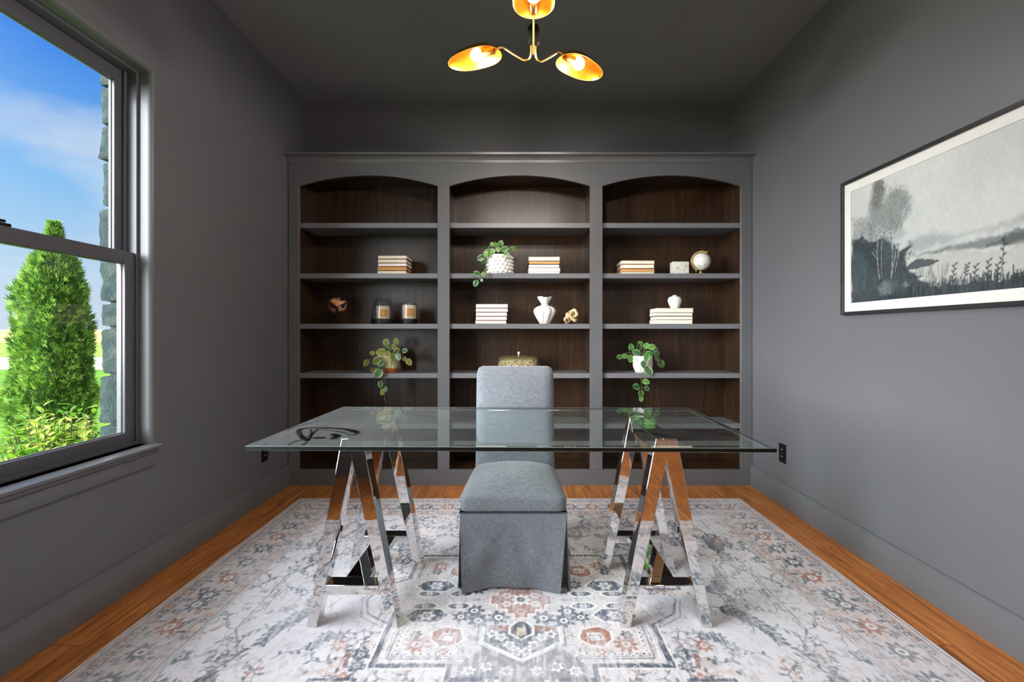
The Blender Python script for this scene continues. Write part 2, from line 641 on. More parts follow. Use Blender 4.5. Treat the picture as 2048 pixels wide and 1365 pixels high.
# wall behind the camera with a cased opening to a hall, and the hall itself
mb = MB()
mb.box(XL - .1, -.62, YF - .12, YF, -.1, ZC).box(1.62, XR + .1, YF - .12, YF, -.1, ZC).box(-.62, 1.62, YF - .12, YF, 2.45, ZC)
struct('wall_front', mb, M['wall'], smooth=False)
struct('floor_hall', MB().box(-2.2, 2.8, -4.2, YF - .1, -.12, -.001), M['floor'], smooth=False)
struct('ceiling_hall', MB().box(-2.3, 2.9, -4.3, YF - .12, 2.75, 2.9), M['white_paint'], smooth=False)
mb = MB().box(-2.3, -2.2, -4.3, YF - .12, -.1, 2.75).box(2.8, 2.9, -4.3, YF - .12, -.1, 2.75).box(-2.2, 2.8, -4.3, -4.2, -.1, 2.75)
mb.box(-2.3, XL - .1, YF - .12, YF - .05, -.1, 2.75).box(XR + .1, 2.9, YF - .12, YF - .05, -.1, 2.75)
struct('wall_hall', mb, M['beige'], smooth=False)


def baseboard(x, sx, y0, y1):
    """profile in (x,z) extruded along y: flat board with eased top"""
    prof = [(x, 0), (x + sx * .016, 0), (x + sx * .016, .142), (x + sx * .012, .149), (x + sx * .006, .152), (x, .152)]
    return MB().prism(prof, 'y', y0, y1)


struct('baseboard_left', baseboard(XL, 1, YF, DF - .001), M['trim'])
struct('baseboard_right', baseboard(XR, -1, YF, DF - .001), M['trim'])

# ------------------------------------------------------------------ window
win = empty('window_1', (XL, 1.63, WZ0), 'grey double hung window looking out on the lawn', None, kind='structure')


def ring_frame(mb, x0, x1, y0, y1, z0, z1, wl, wr, wb, wt, bev=.004):
    mb.box(x0, x1, y0, y0 + wl, z0, z1, bev).box(x0, x1, y1 - wr, y1, z0, z1, bev)
    mb.box(x0, x1, y0 + wl - .002, y1 - wr + .002, z0, z0 + wb, bev).box(x0, x1, y0 + wl - .002, y1 - wr + .002, z1 - wt, z1, bev)


mb = MB()
ring_frame(mb, -1.896, -1.802, WY0, WY1, WZ0, WZ1, .014, .014, .016, .014, .002)
mb.box(-1.896, -1.800, 1.0, 1.05, WZ0, WZ1, .003)
for y0 in (1.05, WY0):        # parting beads of the jambs
    mb.box(-1.853, -1.845, y0 + 1.128 if y0 > 1 else .98, y0 + 1.146 if y0 > 1 else 1.0, WZ0, WZ1, .001)
mb.build('window_frame', M['sash'], win)
for (y0, y1) in ((1.05, 2.196), (WY0 + .014, 1.0)):  # the nearer unit is unseen, added to let in more daylight
    up = MB(); ring_frame(up, -1.880, -1.856, y0, y1, 1.474, WZ1 - .014, .055, .058, .05, .062)
    u = up.build('upper_sash', M['sash'], win)
    bd = MB(); ring_frame(bd, -1.8795, -1.869, y0 + .052, y1 - .055, 1.521, WZ1 - .073, .007, .007, .007, .007, .002)
    bd.build('glazing_bead', M['trim'], u)
    MB().box(-1.876, -1.872, y0 + .053, y1 - .056, 1.522, WZ1 - .074).build('window_pane', M['pane'], u, smooth=False)
    lo = MB(); ring_frame(lo, -1.837, -1.812, y0, y1, WZ0 + .014, 1.53, .055, .052, .052, .056)
    l_ = lo.build('lower_sash', M['sash'], win)
    bd = MB(); ring_frame(bd, -1.8365, -1.826, y0 + .052, y1 - .049, WZ0 + .063, 1.477, .007, .007, .007, .007, .002)
    bd.build('glazing_bead', M['trim'], l_)
    MB().box(-1.833, -1.829, y0 + .053, y1 - .050, WZ0 + .064, 1.476).build('window_pane', M['pane'], l_, smooth=False)
    yc = (y0 + y1) / 2
    lk = MB().box(-1.856, -1.815, yc - .045, yc + .045, 1.53, 1.542, .004)
    lk.lathe([(0.0, 0), (.013, 0), (.013, .012), (.009, .016), (0, .016)], (-1.834, yc, 1.542), 16)
    lk.box(-1.838, -1.83, yc - .01, yc + .04, 1.546, 1.556, .003)
    lk.build('sash_lock', M['black_metal'], win)
mb = MB()
mb.prism([(-1.802, .604), (-1.708, .604), (-1.700, .608), (-1.698, .614), (-1.700, .620), (-1.708, .624), (-1.802, .624)], 'y', WY0 - .015, WY1 + .015)
mb.build('window_stool', M['trim'], win)
mb = MB()
mb.prism([(XL, .524), (XL + .014, .524), (XL + .018, .530), (XL + .018, .580), (XL + .030, .592), (XL + .030, .604), (XL, .604)], 'y', WY0 - .005, WY1 + .005)
mb.build('window_apron', M['trim'], win)

# ------------------------------------------------------------------ bookcase
BC = empty('bookcase', (0, 3.7, 0), 'dark grey built-in bookcase with three arched bays along the back wall', 'bookcase')
TOP = 2.44
bays = [(-1.653, -.607), (-.517, .543), (.638, 1.683)]
mb = MB()
fy0, fy1 = DF, DF + .022
xs = [XL + .006] + [x for b in bays for x in b] + [XR - .004]
for i in range(0, 8, 2):
    mb.box(xs[i], xs[i + 1], fy0, fy1, .12, PZ(372, DF), .0015, 1)
mb.box(xs[0], xs[-1], fy0, fy1, 0, .12)
zs, za = PZ(372, DF), PZ(351, DF)
for i in range(0, 8, 2):
    mb.box(xs[i], xs[i + 1], fy0, fy1, zs, TOP)
for (a, b) in bays:
    n = 28
    arch = []
    w = (b - a) / 2; s = za - zs
    Rr = (w * w + s * s) / (2 * s)
    for k in range(n + 1):
        x = a + (b - a) * k / n
        arch.append((x, zs + math.sqrt(max(Rr * Rr - (x - (a + b) / 2) ** 2, 0)) - (Rr - s)))
    for p, q in zip(arch, arch[1:]):
        for (pp, qq, yy, flip) in ((p, q, fy0, False), (p, q, fy1, True)):
            vs = [mb.v((pp[0], yy, pp[1])), mb.v((qq[0], yy, qq[1])), mb.v((qq[0], yy, TOP)), mb.v((pp[0], yy, TOP))]
            mb.face(vs[::-1] if flip else vs)
        mb.face([mb.v((p[0], fy0, p[1])), mb.v((p[0], fy1, p[1])), mb.v((q[0], fy1, q[1])), mb.v((q[0], fy0, q[1]))])
bmesh.ops.remove_doubles(mb.bm, verts=mb.bm.verts[:], dist=.0002)
mb.build('face_frame', M['case'], BC, angle=30)
# crown moulding
cp = [(DF, TOP - .004), (DF - .006, TOP - .004), (DF - .008, TOP + .004)]
for k in range(9):
    th = k / 8 * PI / 2
    cp.append((DF - .008 - .040 * (1 - math.cos(th)), TOP + .004 + .036 * math.sin(th)))
cp += [(DF - .055, TOP + .042), (DF - .058, TOP + .056), (DF + .0, TOP + .056)]
MB().prism(cp, 'x', XL + .002, XR - .002).build('crown_moulding', M['case'], BC, angle=25)
MB().box(XL + .004, XR - .004, DF + .001, YB - .003, TOP + .03, TOP + .052).build('top_board', M['case'], BC, smooth=False)
YP = 3.825
for (a, b) in bays:
    MB().box(a - .03, b + .03, YP, YP + .012, .10, TOP).build('back_panel', M['case_wood'], BC, smooth=False, label='dark brown stained wood back')
for (x0, x1) in ((xs[0], bays[0][0] - .008), (bays[0][1] + .008, bays[1][0] - .008), (bays[1][1] + .008, bays[2][0] - .008), (bays[2][1] + .008, xs[-1])):
    MB().box(x0, x1, fy1 - .001, YP + .005, .02, TOP).build('side_panel', M['case_wood'], BC, smooth=False, label='brown stained wood divider')
SZ = [PZ(y, 3.535) for y in (446, 547, 648, 747, 848)]   # shelf top heights at the shelf front
for (a, b) in bays:
    for z in SZ:
        MB().box(a - .006, b + .006, 3.537, YP, z - .038, z, .0015, 1).build('shelf', M['shelf'], BC, smooth=False)
    MB().box(a - .006, b + .006, fy1, YP, .085, .12).build('bottom_board', M['case_wood'], BC, smooth=False)
    MB().box(a - .006, b + .006, fy1, YP, zs + .085, zs + .1).build('bay_top', M['case_wood'], BC, smooth=False)


# ------------------------------------------------------------------ outlets
def outlet(name, x, sx, y, z, label):
    e = empty(name, (x, y, z - .0625), label, 'power outlet', 'black wall outlets')
    MB().box(x, x + sx * .006, y - .0385, y + .0385, z - .0625, z + .0625, .002).build('cover_plate', M['black_plastic'], e)
    for dz in (-.024, .024):
        m2 = MB().box(x + sx * .006, x + sx * .0085, y - .017, y + .017, z + dz - .0145, z + dz + .0145, .001)
        s_ = m2.build('socket', M['black_metal'], e)
        sl = MB()
        for dy in (-.007, .007):
            sl.box(x + sx * .0083, x + sx * .0092, y + dy - .001, y + dy + .001, z + dz - .002, z + dz + .007)
        sl.build('slots', M['cover_white'], s_, smooth=False)
    m2 = MB().sphere((x + sx * .006, y, z), .003, 8, 6); m2.build('screw', M['chrome'], e)


outlet('wall_outlet', XR, -1, 3.106, .348, 'black power outlet on the right wall above the baseboard')
outlet('wall_outlet.001', XL, 1, 3.19, .335, 'black power outlet on the left wall under the desk corner')


# ------------------------------------------------------------------ numpy drawing
def vnoise(x, y, seed=0):
    r = np.random.default_rng(seed)
    tab = r.random((64, 64))
    xi = np.floor(x).astype(int); yi = np.floor(y).astype(int)
    fx = x - xi; fy = y - yi
    fx = fx * fx * (3 - 2 * fx); fy = fy * fy * (3 - 2 * fy)
    a = tab[xi % 64, yi % 64]; b = tab[(xi + 1) % 64, yi % 64]
    c = tab[xi % 64, (yi + 1) % 64]; d = tab[(xi + 1) % 64, (yi + 1) % 64]
    return (a * (1 - fx) + b * fx) * (1 - fy) + (c * (1 - fx) + d * fx) * fy


def fbm(x, y, seed=0, oct=4):
    s = 0; a = .5; t = 0
    for o in range(oct):
        s = s + a * vnoise(x * 2 ** o, y * 2 ** o, seed + o); t += a; a *= .55
    return s / t


class Canvas:
    """raster over separable sample coordinates us (columns) and vs (rows)"""
    def __init__(self, us, vs, base):
        self.us, self.vs = us, vs
        self.a = np.empty((len(vs), len(us), 3)); self.a[:] = base
        self.aa = max(us[1] - us[0], .0008) * .9

    def win(self, u0, u1, v0, v1):
        i0, i1 = np.searchsorted(self.us, [u0, u1]); j0, j1 = np.searchsorted(self.vs, [v0, v1])
        if i1 <= i0 or j1 <= j0: return None
        U, V = np.meshgrid(self.us[i0:i1], self.vs[j0:j1])
        return (slice(j0, j1), slice(i0, i1)), U, V

    def put(self, sl, al, c):
        al = np.clip(al, 0, 1)[..., None]
        self.a[sl] = self.a[sl] * (1 - al) + np.asarray(c) * al

    def line(self, pts, w, c, al=1.0):
        for (p, q) in zip(pts, pts[1:]):
            m = w / 2 + self.aa
            r = self.win(min(p[0], q[0]) - m, max(p[0], q[0]) + m, min(p[1], q[1]) - m, max(p[1], q[1]) + m)
            if r is None: continue
            sl, U, V = r
            dx, dy = q[0] - p[0], q[1] - p[1]; L = dx * dx + dy * dy + 1e-12
            t = np.clip(((U - p[0]) * dx + (V - p[1]) * dy) / L, 0, 1)
            d = np.hypot(U - p[0] - t * dx, V - p[1] - t * dy)
            self.put(sl, al * np.clip((w / 2 - d) / self.aa + .5, 0, 1), c)

    def poly(self, pts, c, al=1.0, rough=0, seed=0, soft=0):
        xs = [p[0] for p in pts]; ys = [p[1] for p in pts]
        m = rough * 1.5 + soft + .002
        r = self.win(min(xs) - m, max(xs) + m, min(ys) - m, max(ys) + m)
        if r is None: return
        sl, U, V = r
        if rough:
            s = 1 / (rough * 3)
            U = U + (fbm(U * s, V * s, seed, 3) - .5) * rough * 3; V = V + (fbm(U * s + 9, V * s + 5, seed + 3, 3) - .5) * rough * 3
        inside = np.zeros(U.shape, bool); dm = np.full(U.shape, 9.0)
        n = len(pts)
        for i in range(n):
            (x1, y1), (x2, y2) = pts[i], pts[(i + 1) % n]
            if y1 != y2:
                cr = ((y1 > V) != (y2 > V)) & (U < (x2 - x1) * (V - y1) / (y2 - y1) + x1)
                inside ^= cr
            dx, dy = x2 - x1, y2 - y1; L = dx * dx + dy * dy + 1e-12
            t = np.clip(((U - x1) * dx + (V - y1) * dy) / L, 0, 1)
            dm = np.minimum(dm, np.hypot(U - x1 - t * dx, V - y1 - t * dy))
        sd = np.where(inside, dm, -dm)
        self.put(sl, al * np.clip(sd / max(self.aa, soft) + .5, 0, 1), c)

    def disc(self, p, r, c, al=1.0):
        w = self.win(p[0] - r * 1.2 - .003, p[0] + r * 1.2 + .003, p[1] - r * 1.2 - .003, p[1] + r * 1.2 + .003)
        if w is None: return
        sl, U, V = w
        self.put(sl, al * np.clip((r - np.hypot(U - p[0], V - p[1])) / self.aa + .5, 0, 1), c)

    def leaf(self, p, ang, L, W, c, al=1.0):
        ca, sa = math.cos(ang), math.sin(ang)
        m = L + .004
        r = self.win(p[0] - m, p[0] + m, p[1] - m, p[1] + m)
        if r is None: return
        sl, U, V = r
        s = (U - p[0]) * ca + (V - p[1]) * sa; q = -(U - p[0]) * sa + (V - p[1]) * ca
        t = np.clip(s / L, 0, 1)
        d = W / 2 * np.sin(PI * t) ** .8 - np.abs(q)
        self.put(sl, al * np.where((s > 0) & (s < L), np.clip(d / self.aa + .5, 0, 1), 0), c)

    def rosette(self, p, r, n, c, c2, rot=0, al=1.0):
        for k in range(n):
            self.leaf(p, rot + 2 * PI * k / n, r, r * 2.2 / n * 1.5, c, al)
        self.disc(p, r * .34, c2, al)
        self.disc(p, r * .16, c, al)


def grid_mesh(name, P, cols, mat, flip=False):
    """P: (nv,nu,3) vertices, cols (nv,nu,3)"""
    nv, nu = P.shape[:2]
    me = bpy.data.meshes.new(name)
    me.vertices.add(nv * nu)
    me.vertices.foreach_set('co', P.reshape(-1).astype('f'))
    idx = np.arange(nv * nu).reshape(nv, nu)
    a, b, c, d = idx[:-1, :-1], idx[:-1, 1:], idx[1:, 1:], idx[1:, :-1]
    q = np.stack((a, d, c, b) if flip else (a, b, c, d), -1).reshape(-1, 4)
    me.loops.add(q.size); me.loops.foreach_set('vertex_index', q.ravel().astype('i'))
    me.polygons.add(len(q)); me.polygons.foreach_set('loop_start', (np.arange(len(q)) * 4).astype('i'))
    me.update(calc_edges=True)
    at = me.color_attributes.new('Col', 'FLOAT_COLOR', 'POINT')
    c4 = np.ones((nv * nu, 4), 'f'); c4[:, :3] = cols.reshape(-1, 3)
    at.data.foreach_set('color', c4.ravel())
    me.polygons.foreach_set('use_smooth', [True] * len(q))
    me.materials.append(mat)
    return me


# ------------------------------------------------------------------ rug
RX0, RX1, RY0, RY1, RT = -1.505, 1.53, .77, 3.21, .009
RCX, RCY = (RX0 + RX1) / 2, (RY0 + RY1) / 2
HA, HB = (RX1 - RX0) / 2, (RY1 - RY0) / 2
CREAM = lin(208, 204, 209); SLATE = lin(80, 88, 102); RUST = lin(160, 112, 94); WHITE = lin(224, 219, 220)
TEAL = lin(84, 102, 110); PINK = lin(198, 178, 172); TAN = lin(190, 170, 150); DK = lin(66, 70, 80)


def rug_quadrant():
    c = Canvas(np.arange(0, HA + .004, .002), np.arange(0, HB + .004, .002), CREAM)
    rr = random.Random(3)
    # ---- field: vines, flowers and leaf sprays
    U, V = np.meshgrid(c.us, c.vs)
    for sc, sd, w, col, al in ((7, 101, .010, SLATE, .75), (11, 111, .013, RUST, .5), (16, 121, .016, DK, .6), (13, 131, .014, TEAL, .55)):
        f = fbm(U * sc, V * sc, sd, 3)
        gate = np.clip((fbm(U * 4, V * 4, sd + 5, 2) - .44) * 8, 0, 1)
        c.put((slice(None), slice(None)), al * gate * np.clip((w - np.abs(f - .5)) / .006, 0, 1), col)
    for k in range(120):
        p = (rr.uniform(.05, HA - .33), rr.uniform(.03, HB - .30))
        if p[0] < .50 and p[1] < .40: continue
        col = rr.choice([SLATE, TEAL, RUST, SLATE, PINK, DK])
        ang = rr.uniform(0, 2 * PI); pts = [p]
        for s in range(7):
            ang += rr.uniform(-.7, .7)
            pts.append((pts[-1][0] + .028 * math.cos(ang), pts[-1][1] + .028 * math.sin(ang)))
            c.leaf(pts[-1], ang + rr.choice([-1, 1]) * 1.0, rr.uniform(.02, .036), .012, rr.choice([col, SLATE, col]), .85)
        c.line(pts, .005, col, .8)
        if rr.random() < .65: c.rosette(pts[-1], rr.uniform(.022, .045), rr.choice([5, 6, 8]), col, CREAM, rr.random(), .85)
    for (cx, cy, a0, n) in ((.80, .05, .35, 11), (.66, .50, 2.4, 7), (1.02, .42, 1.2, 7)):
        pts = [(cx, cy)]; a = a0
        for s in range(n):
            a += .10
            pts.append((pts[-1][0] + .026 * math.cos(a), pts[-1][1] + .026 * math.sin(a)))
            for sg in (-1, 1):
                c.leaf(pts[-1], a + sg * .8, .055 - .002 * s, .020, TEAL if s % 3 else SLATE, .95)
        c.line(pts, .007, SLATE)
    # stepped dashed brackets
    def dashes(pts, w, col):
        for p, q in zip(pts, pts[1:]):
            n = max(1, int(math.hypot(q[0] - p[0], q[1] - p[1]) / .03))
            for i in range(n):
                t0, t1 = i / n, (i + .62) / n
                c.line([(p[0] + (q[0] - p[0]) * t0, p[1] + (q[1] - p[1]) * t0), (p[0] + (q[0] - p[0]) * t1, p[1] + (q[1] - p[1]) * t1)], w, col, .9)
    dashes([(.56, .46), (.70, .46), (.70, .60), (.90, .60), (.90, .74)], .014, SLATE)
    dashes([(.20, .62), (.34, .62), (.34, .74)], .012, SLATE)
    c.line([(.50, .18), (.62, .10), (.66, 0)], .010, SLATE); c.line([(.52, .20), (.64, .12), (.68, 0)], .004, SLATE)
    c.line([(1.10, .0), (1.10, .20), (1.00, .34), (1.10, .52), (1.10, .86)], .008, TEAL, .8)
    # ---- medallion
    Hx = [(0, .44), (.24, .44), (.24, .38), (.50, .38), (.50, .17), (.56, .12), (.56, 0), (0, 0)]
    c.poly(Hx, lin(196, 190, 192))
    c.line([(.0, .46), (.25, .46), (.25, .395), (.515, .395), (.515, .18)], .020, SLATE)
    c.line([(.0, .478), (.262, .478), (.262, .410), (.53, .410), (.53, .17)], .006, WHITE)
    c.line([(.27, .372), (.49, .372), (.49, .16)], .007, WHITE)
    for (fx, fy) in ((.06, .42), (.14, .41), (.20, .36), (.10, .47)): c.rosette((fx, fy), .03, 6, WHITE, SLATE, .3)
    c.poly([(0, .46), (.22, .46), (.22, .39), (.14, .30), (0, .38)], SLATE, .75)
    for (fx, fy) in ((.05, .42), (.12, .40), (.18, .42)): c.rosette((fx, fy), .026, 6, WHITE, SLATE, .3)
    # corner boxes
    c.poly([(.20, .18), (.47, .18), (.47, .36), (.20, .36)], lin(206, 198, 196))
    for o in (.0, .012): c.line([(.20 + o, .36 - o), (.47 - o, .36 - o), (.47 - o, .18 + o)], .004, SLATE)
    for i in range(9): c.disc((.23 + i * .026, .337), .011, WHITE); c.disc((.23 + i * .026, .337), .005, SLATE)
    for i in range(6): c.disc((.452, .19 + i * .026), .011, WHITE); c.disc((.452, .19 + i * .026), .005, SLATE)
    oc = [(.235, .20), (.30, .18), (.34, .21), (.34, .26), (.30, .30), (.24, .29), (.215, .25)]
    c.poly(oc, RUST); c.line(oc + oc[:1], .009, WHITE)
    c.poly([(.25, .22), (.30, .22), (.31, .26), (.26, .27)], CREAM); c.line([(.26, .235), (.295, .235), (.30, .255)], .006, RUST)
    c.rosette((.385, .285), .050, 9, RUST, CREAM); c.rosette((.40, .23), .028, 6, SLATE, CREAM); c.rosette((.285, .325), .022, 6, RUST, WHITE)
    # inner large hexagon
    hexa = [(0, .37), (.145, .27), (.145, .175), (0, .175)]
    c.poly(hexa, SLATE)
    c.line([(0, .372), (.147, .272), (.147, .165)], .014, WHITE); c.line([(0, .395), (.165, .282), (.165, .16)], .005, SLATE)
    c.poly([(.02, .18), (.135, .18), (.135, .205), (.02, .21)], RUST, .8)
    for (fx, fy, ro) in ((.075, .245, .4), (.11, .225, 1.2), (.045, .29, .1), (.02, .325, .7)): c.rosette((fx, fy), .026, 5, WHITE, SLATE, ro)
    ph = [(0, .15), (.022, .155), (.044, .185), (.044, .225), (0, .262)]
    c.poly(ph, DK); c.line(ph[1:], .009, WHITE); c.poly([(0, .19), (.018, .19), (.018, .23), (0, .24)], TAN)
    # star and cross around the centre
    for (fx, fy, r) in ((.09, .125, .05), (.17, .145, .05), (.19, .08, .045), (.24, .12, .04)): c.rosette((fx, fy), r, 7, SLATE, WHITE, .5)
    st = [(0, .13), (.03, .13), (.03, .10), (.06, .10), (.06, .07), (.10, .07), (.10, .035), (.13, .035), (.13, 0), (0, 0)]
    c.poly(st, RUST, .85); c.line(st[:-1], .006, WHITE)
    c.rosette((0, .0), .05, 8, WHITE, SLATE); c.rosette((.06, .03), .026, 6, CREAM, RUST); c.rosette((0, .085), .026, 6, TAN, SLATE)
    # side lozenges
    for (cx, cy, w, h) in ((.26, .045, .055, .022), (.40, .045, .055, .022), (.38, .11, .09, .045)):
        pl = [(cx - w, cy), (cx - w * .55, cy + h), (cx + w * .55, cy + h), (cx + w, cy), (cx + w * .55, cy - h), (cx - w * .55, cy - h)]
        c.poly(pl, SLATE); c.line(pl + pl[:1], .008, WHITE); c.rosette((cx, cy), h * .8, 6, CREAM, SLATE)
    # small filling ornament over the medallion
    for sc, sd, w, col, al in ((22, 141, .022, DK, .55), (30, 151, .02, WHITE, .6), (17, 161, .013, RUST, .45), (40, 171, .03, SLATE, .45)):
        f = fbm(U * sc, V * sc, sd, 2)
        gate = np.clip((fbm(U * 7, V * 7, sd + 5, 2) - .40) * 8, 0, 1) * ((U < .52) & (V < .45))
        c.put((slice(None), slice(None)), al * gate * np.clip((w - np.abs(f - .5)) / .008, 0, 1), col)
    # ---- borders
    def band(o0, o1, col, al):
        c.poly([(HA - o1, 0), (HA - o0, 0), (HA - o0, HB - o0), (HA - o1, HB - o0)], col, al)
        c.poly([(0, HB - o1), (HA - o1, HB - o1), (HA - o1, HB - o0), (0, HB - o0)], col, al)

    def edge_line(o, w, col, al=1):
        c.line([(HA - o, -.01), (HA - o, HB - o), (-.01, HB - o)], w, col, al)
    band(0, .30, lin(206, 194, 192), 1)
    band(.03, .075, PINK, .6); band(.075, .235, lin(196, 188, 190), .8); band(.235, .285, PINK, .5)
    for o, w in ((.012, .006), (.03, .007), (.040, .004), (.072, .007), (.082, .004), (.228, .004), (.238, .007), (.280, .007), (.292, .005)):
        edge_line(o, w, SLATE, .85)
    edge_line(.077, .004, WHITE); edge_line(.233, .004, WHITE); edge_line(.286, .004, WHITE)
    def along(step, off, fn):
        n = int((HB - .155) / step) + 1
        for i in range(n): fn((HA - off, i * step + step * .25), i)
        n = int((HA - .155) / step) + 1
        for i in range(n): fn((i * step + step * .25, HB - off), i + 1)
    along(.036, .055, lambda p, i: c.rosette(p, .017, 5, [SLATE, RUST, TEAL][i % 3], CREAM, i, .85))
    along(.034, .258, lambda p, i: c.rosette(p, .018, 6, [RUST, SLATE, TAN][i % 3], CREAM, i, .8))
    def main(p, i):
        c.rosette(p, .058, 9, [SLATE, RUST, DK][i % 3], WHITE, .2, .95)
        for k in range(6):
            a = 2 * PI * k / 6 + .4
            c.leaf((p[0] + .05 * math.cos(a), p[1] + .05 * math.sin(a)), a + .6, .045, .016, [TEAL, PINK, SLATE][k % 3], .9)
    along(.145, .155, main)
    along(.145 / 2, .198, lambda p, i: c.rosette(p, .020, 5, RUST if i % 2 else SLATE, CREAM, i, .8))
    along(.145 / 2, .112, lambda p, i: c.rosette(p, .018, 5, SLATE if i % 2 else PINK, CREAM, i, .8))
    return c


def make_rug():
    us = np.linspace(RX0, RX1, 940)
    vs = np.concatenate([np.linspace(RY0, 1.42, 26)[:-1], np.linspace(1.42, 2.2, 205)[:-1], np.linspace(2.2, RY1, 150)])
    q = rug_quadrant()
    U, V = np.meshgrid(us, vs)
    A = np.abs(U - RCX) / .002; B = np.abs(V - RCY) / .002
    # hand-woven wobble
    A = np.clip(A + (fbm(U * 9, V * 9, 3) - .5) * 5, 0, q.a.shape[1] - 2); B = np.clip(B + (fbm(U * 9 + 4, V * 9 + 7, 8) - .5) * 5, 0, q.a.shape[0] - 2)
    i = A.astype(int); j = B.astype(int); fa = (A - i)[..., None]; fb = (B - j)[..., None]
    c = (q.a[j, i] * (1 - fa) + q.a[j, i + 1] * fa) * (1 - fb) + (q.a[j + 1, i] * (1 - fa) + q.a[j + 1, i + 1] * fa) * fb
    # worn pile: pattern fades to the pale ground in patches and in streaks along the warp
    wear = fbm(U * 3.1, V * 3.1, 21, 4); streak = fbm(U * 130, V * 16, 31, 2); fine = fbm(U * 55, V * 38, 41, 3)
    k = np.clip((wear - .40) * 2.2, 0, 1) * .55 + np.clip((streak - .5) * 3.2, 0, 1) * .50 + np.clip((fine - .55) * 4, 0, 1) * .35
    k = np.clip(k * .9, 0, .74)[..., None]
    ground = np.array(CREAM) * (1 + .10 * (fbm(U * 2, V * 2, 51)[..., None] - .5))
    c = c * (1 - k) + ground * k
    # soft dyed patches
    blue = np.clip((fbm(U * 1.5 + 3, V * 1.5, 61) - .52) * 4, 0, 1)[..., None] * .25
    rose = np.clip((fbm(U * 1.7 + 13, V * 1.9, 71) - .52) * 4, 0, 1)[..., None] * .22
    c = c * (1 - blue) + c * np.array((.82, .95, 1.06)) * blue
    c = c * (1 - rose) + c * np.array((1.08, .92, .86)) * rose
    dark = np.clip((fbm(U * 70, V * 30, 81, 2) - .62) * 6, 0, 1)[..., None] * .22
    c = c * (1 - dark) + np.array(SLATE) * dark
    Z = RT + .0012 * (fbm(U * 3, V * 3, 91) - .5)
    P = np.stack([U - RCX, V - RCY, Z], -1)
    e = empty('area_rug', (RCX, RCY, 0), 'large faded cream, slate and rust patterned rug under the desk', 'rug')
    me = grid_mesh('pile', P, np.clip(c, 0, 1), M['rug'])
    o = link(bpy.data.objects.new('pile', me)); o.parent = e
    mb = MB()
    r = .0045
    for (p, q_) in (((RX0, RY0), (RX1, RY0)), ((RX1, RY0), (RX1, RY1)), ((RX1, RY1), (RX0, RY1)), ((RX0, RY1), (RX0, RY0))):
        mb.tube([(p[0], p[1], r), (q_[0], q_[1], r)], r, 8)
    mb.box(RX0 + .002, RX1 - .002, RY0 + .002, RY1 - .002, .0005, RT - .0025)
    mb.build('bound_edge', M['rug_edge'], e)


make_rug()

# ------------------------------------------------------------------ trestles and glass top
TH = .742


def trestle(name, cx, y0, y1, rot, label):
    e = empty(name, (cx, (y0 + y1) / 2, RT), label, 'desk trestle', 'chrome trestles under the glass desk top')
    T = .066
    hi = TH - RT
    for yy in (y0, y1 - T):
        for s in (-1, 1):
            pts = [(cx + s * .178, RT), (cx + s * .139, RT), (cx + s * .0005, .648), (cx + s * .0005, TH), (cx + s * .041, TH)]
            lg = MB().prism(pts, 'y', yy, yy + T).build('leg', M['chrome'], e, angle=30, bevel=.002)
            lg.modifiers[0].limit_method = 'WEIGHT'
            bw = lg.data.attributes.new('bevel_weight_edge', 'FLOAT', 'EDGE')
            for ed in lg.data.edges:
                c0, c1 = (lg.data.vertices[i].co.x for i in ed.vertices)
                bw.data[ed.index].value = 0.0 if abs(c0) < .002 and abs(c1) < .002 else 1.0
        a0, a1 = .136, .173
        w0 = .139 * (1 - (a0 - RT) / (.648 - RT)); w1 = .139 * (1 - (a1 - RT) / (.648 - RT))
        MB().prism([(cx - w0, a0), (cx + w0, a0), (cx + w1, a1), (cx - w1, a1)], 'y', yy + .001, yy + T - .001).build('crossbar', M['chrome'], e, angle=30, bevel=.002)
    MB().box(cx - .048, cx + .048, y0 + T, y1 - T, .140, .172).build('stretcher', M['chrome'], e, smooth=False, bevel=.002)
    MB().box(cx - .040, cx + .040, y0 + T, y1 - T, TH - .06, TH - .0005).build('top_rail', M['chrome'], e, smooth=False, bevel=.002)
    e.rotation_euler.z = rot
    return e


trestle('desk_trestle', -.64, 1.80, 2.305, math.radians(-.6), 'polished chrome A-frame trestle under the left, window side of the glass')
trestle('desk_trestle.001', .578, 1.80, 2.305, math.radians(-.6), 'polished chrome A-frame trestle under the right, picture side of the glass')


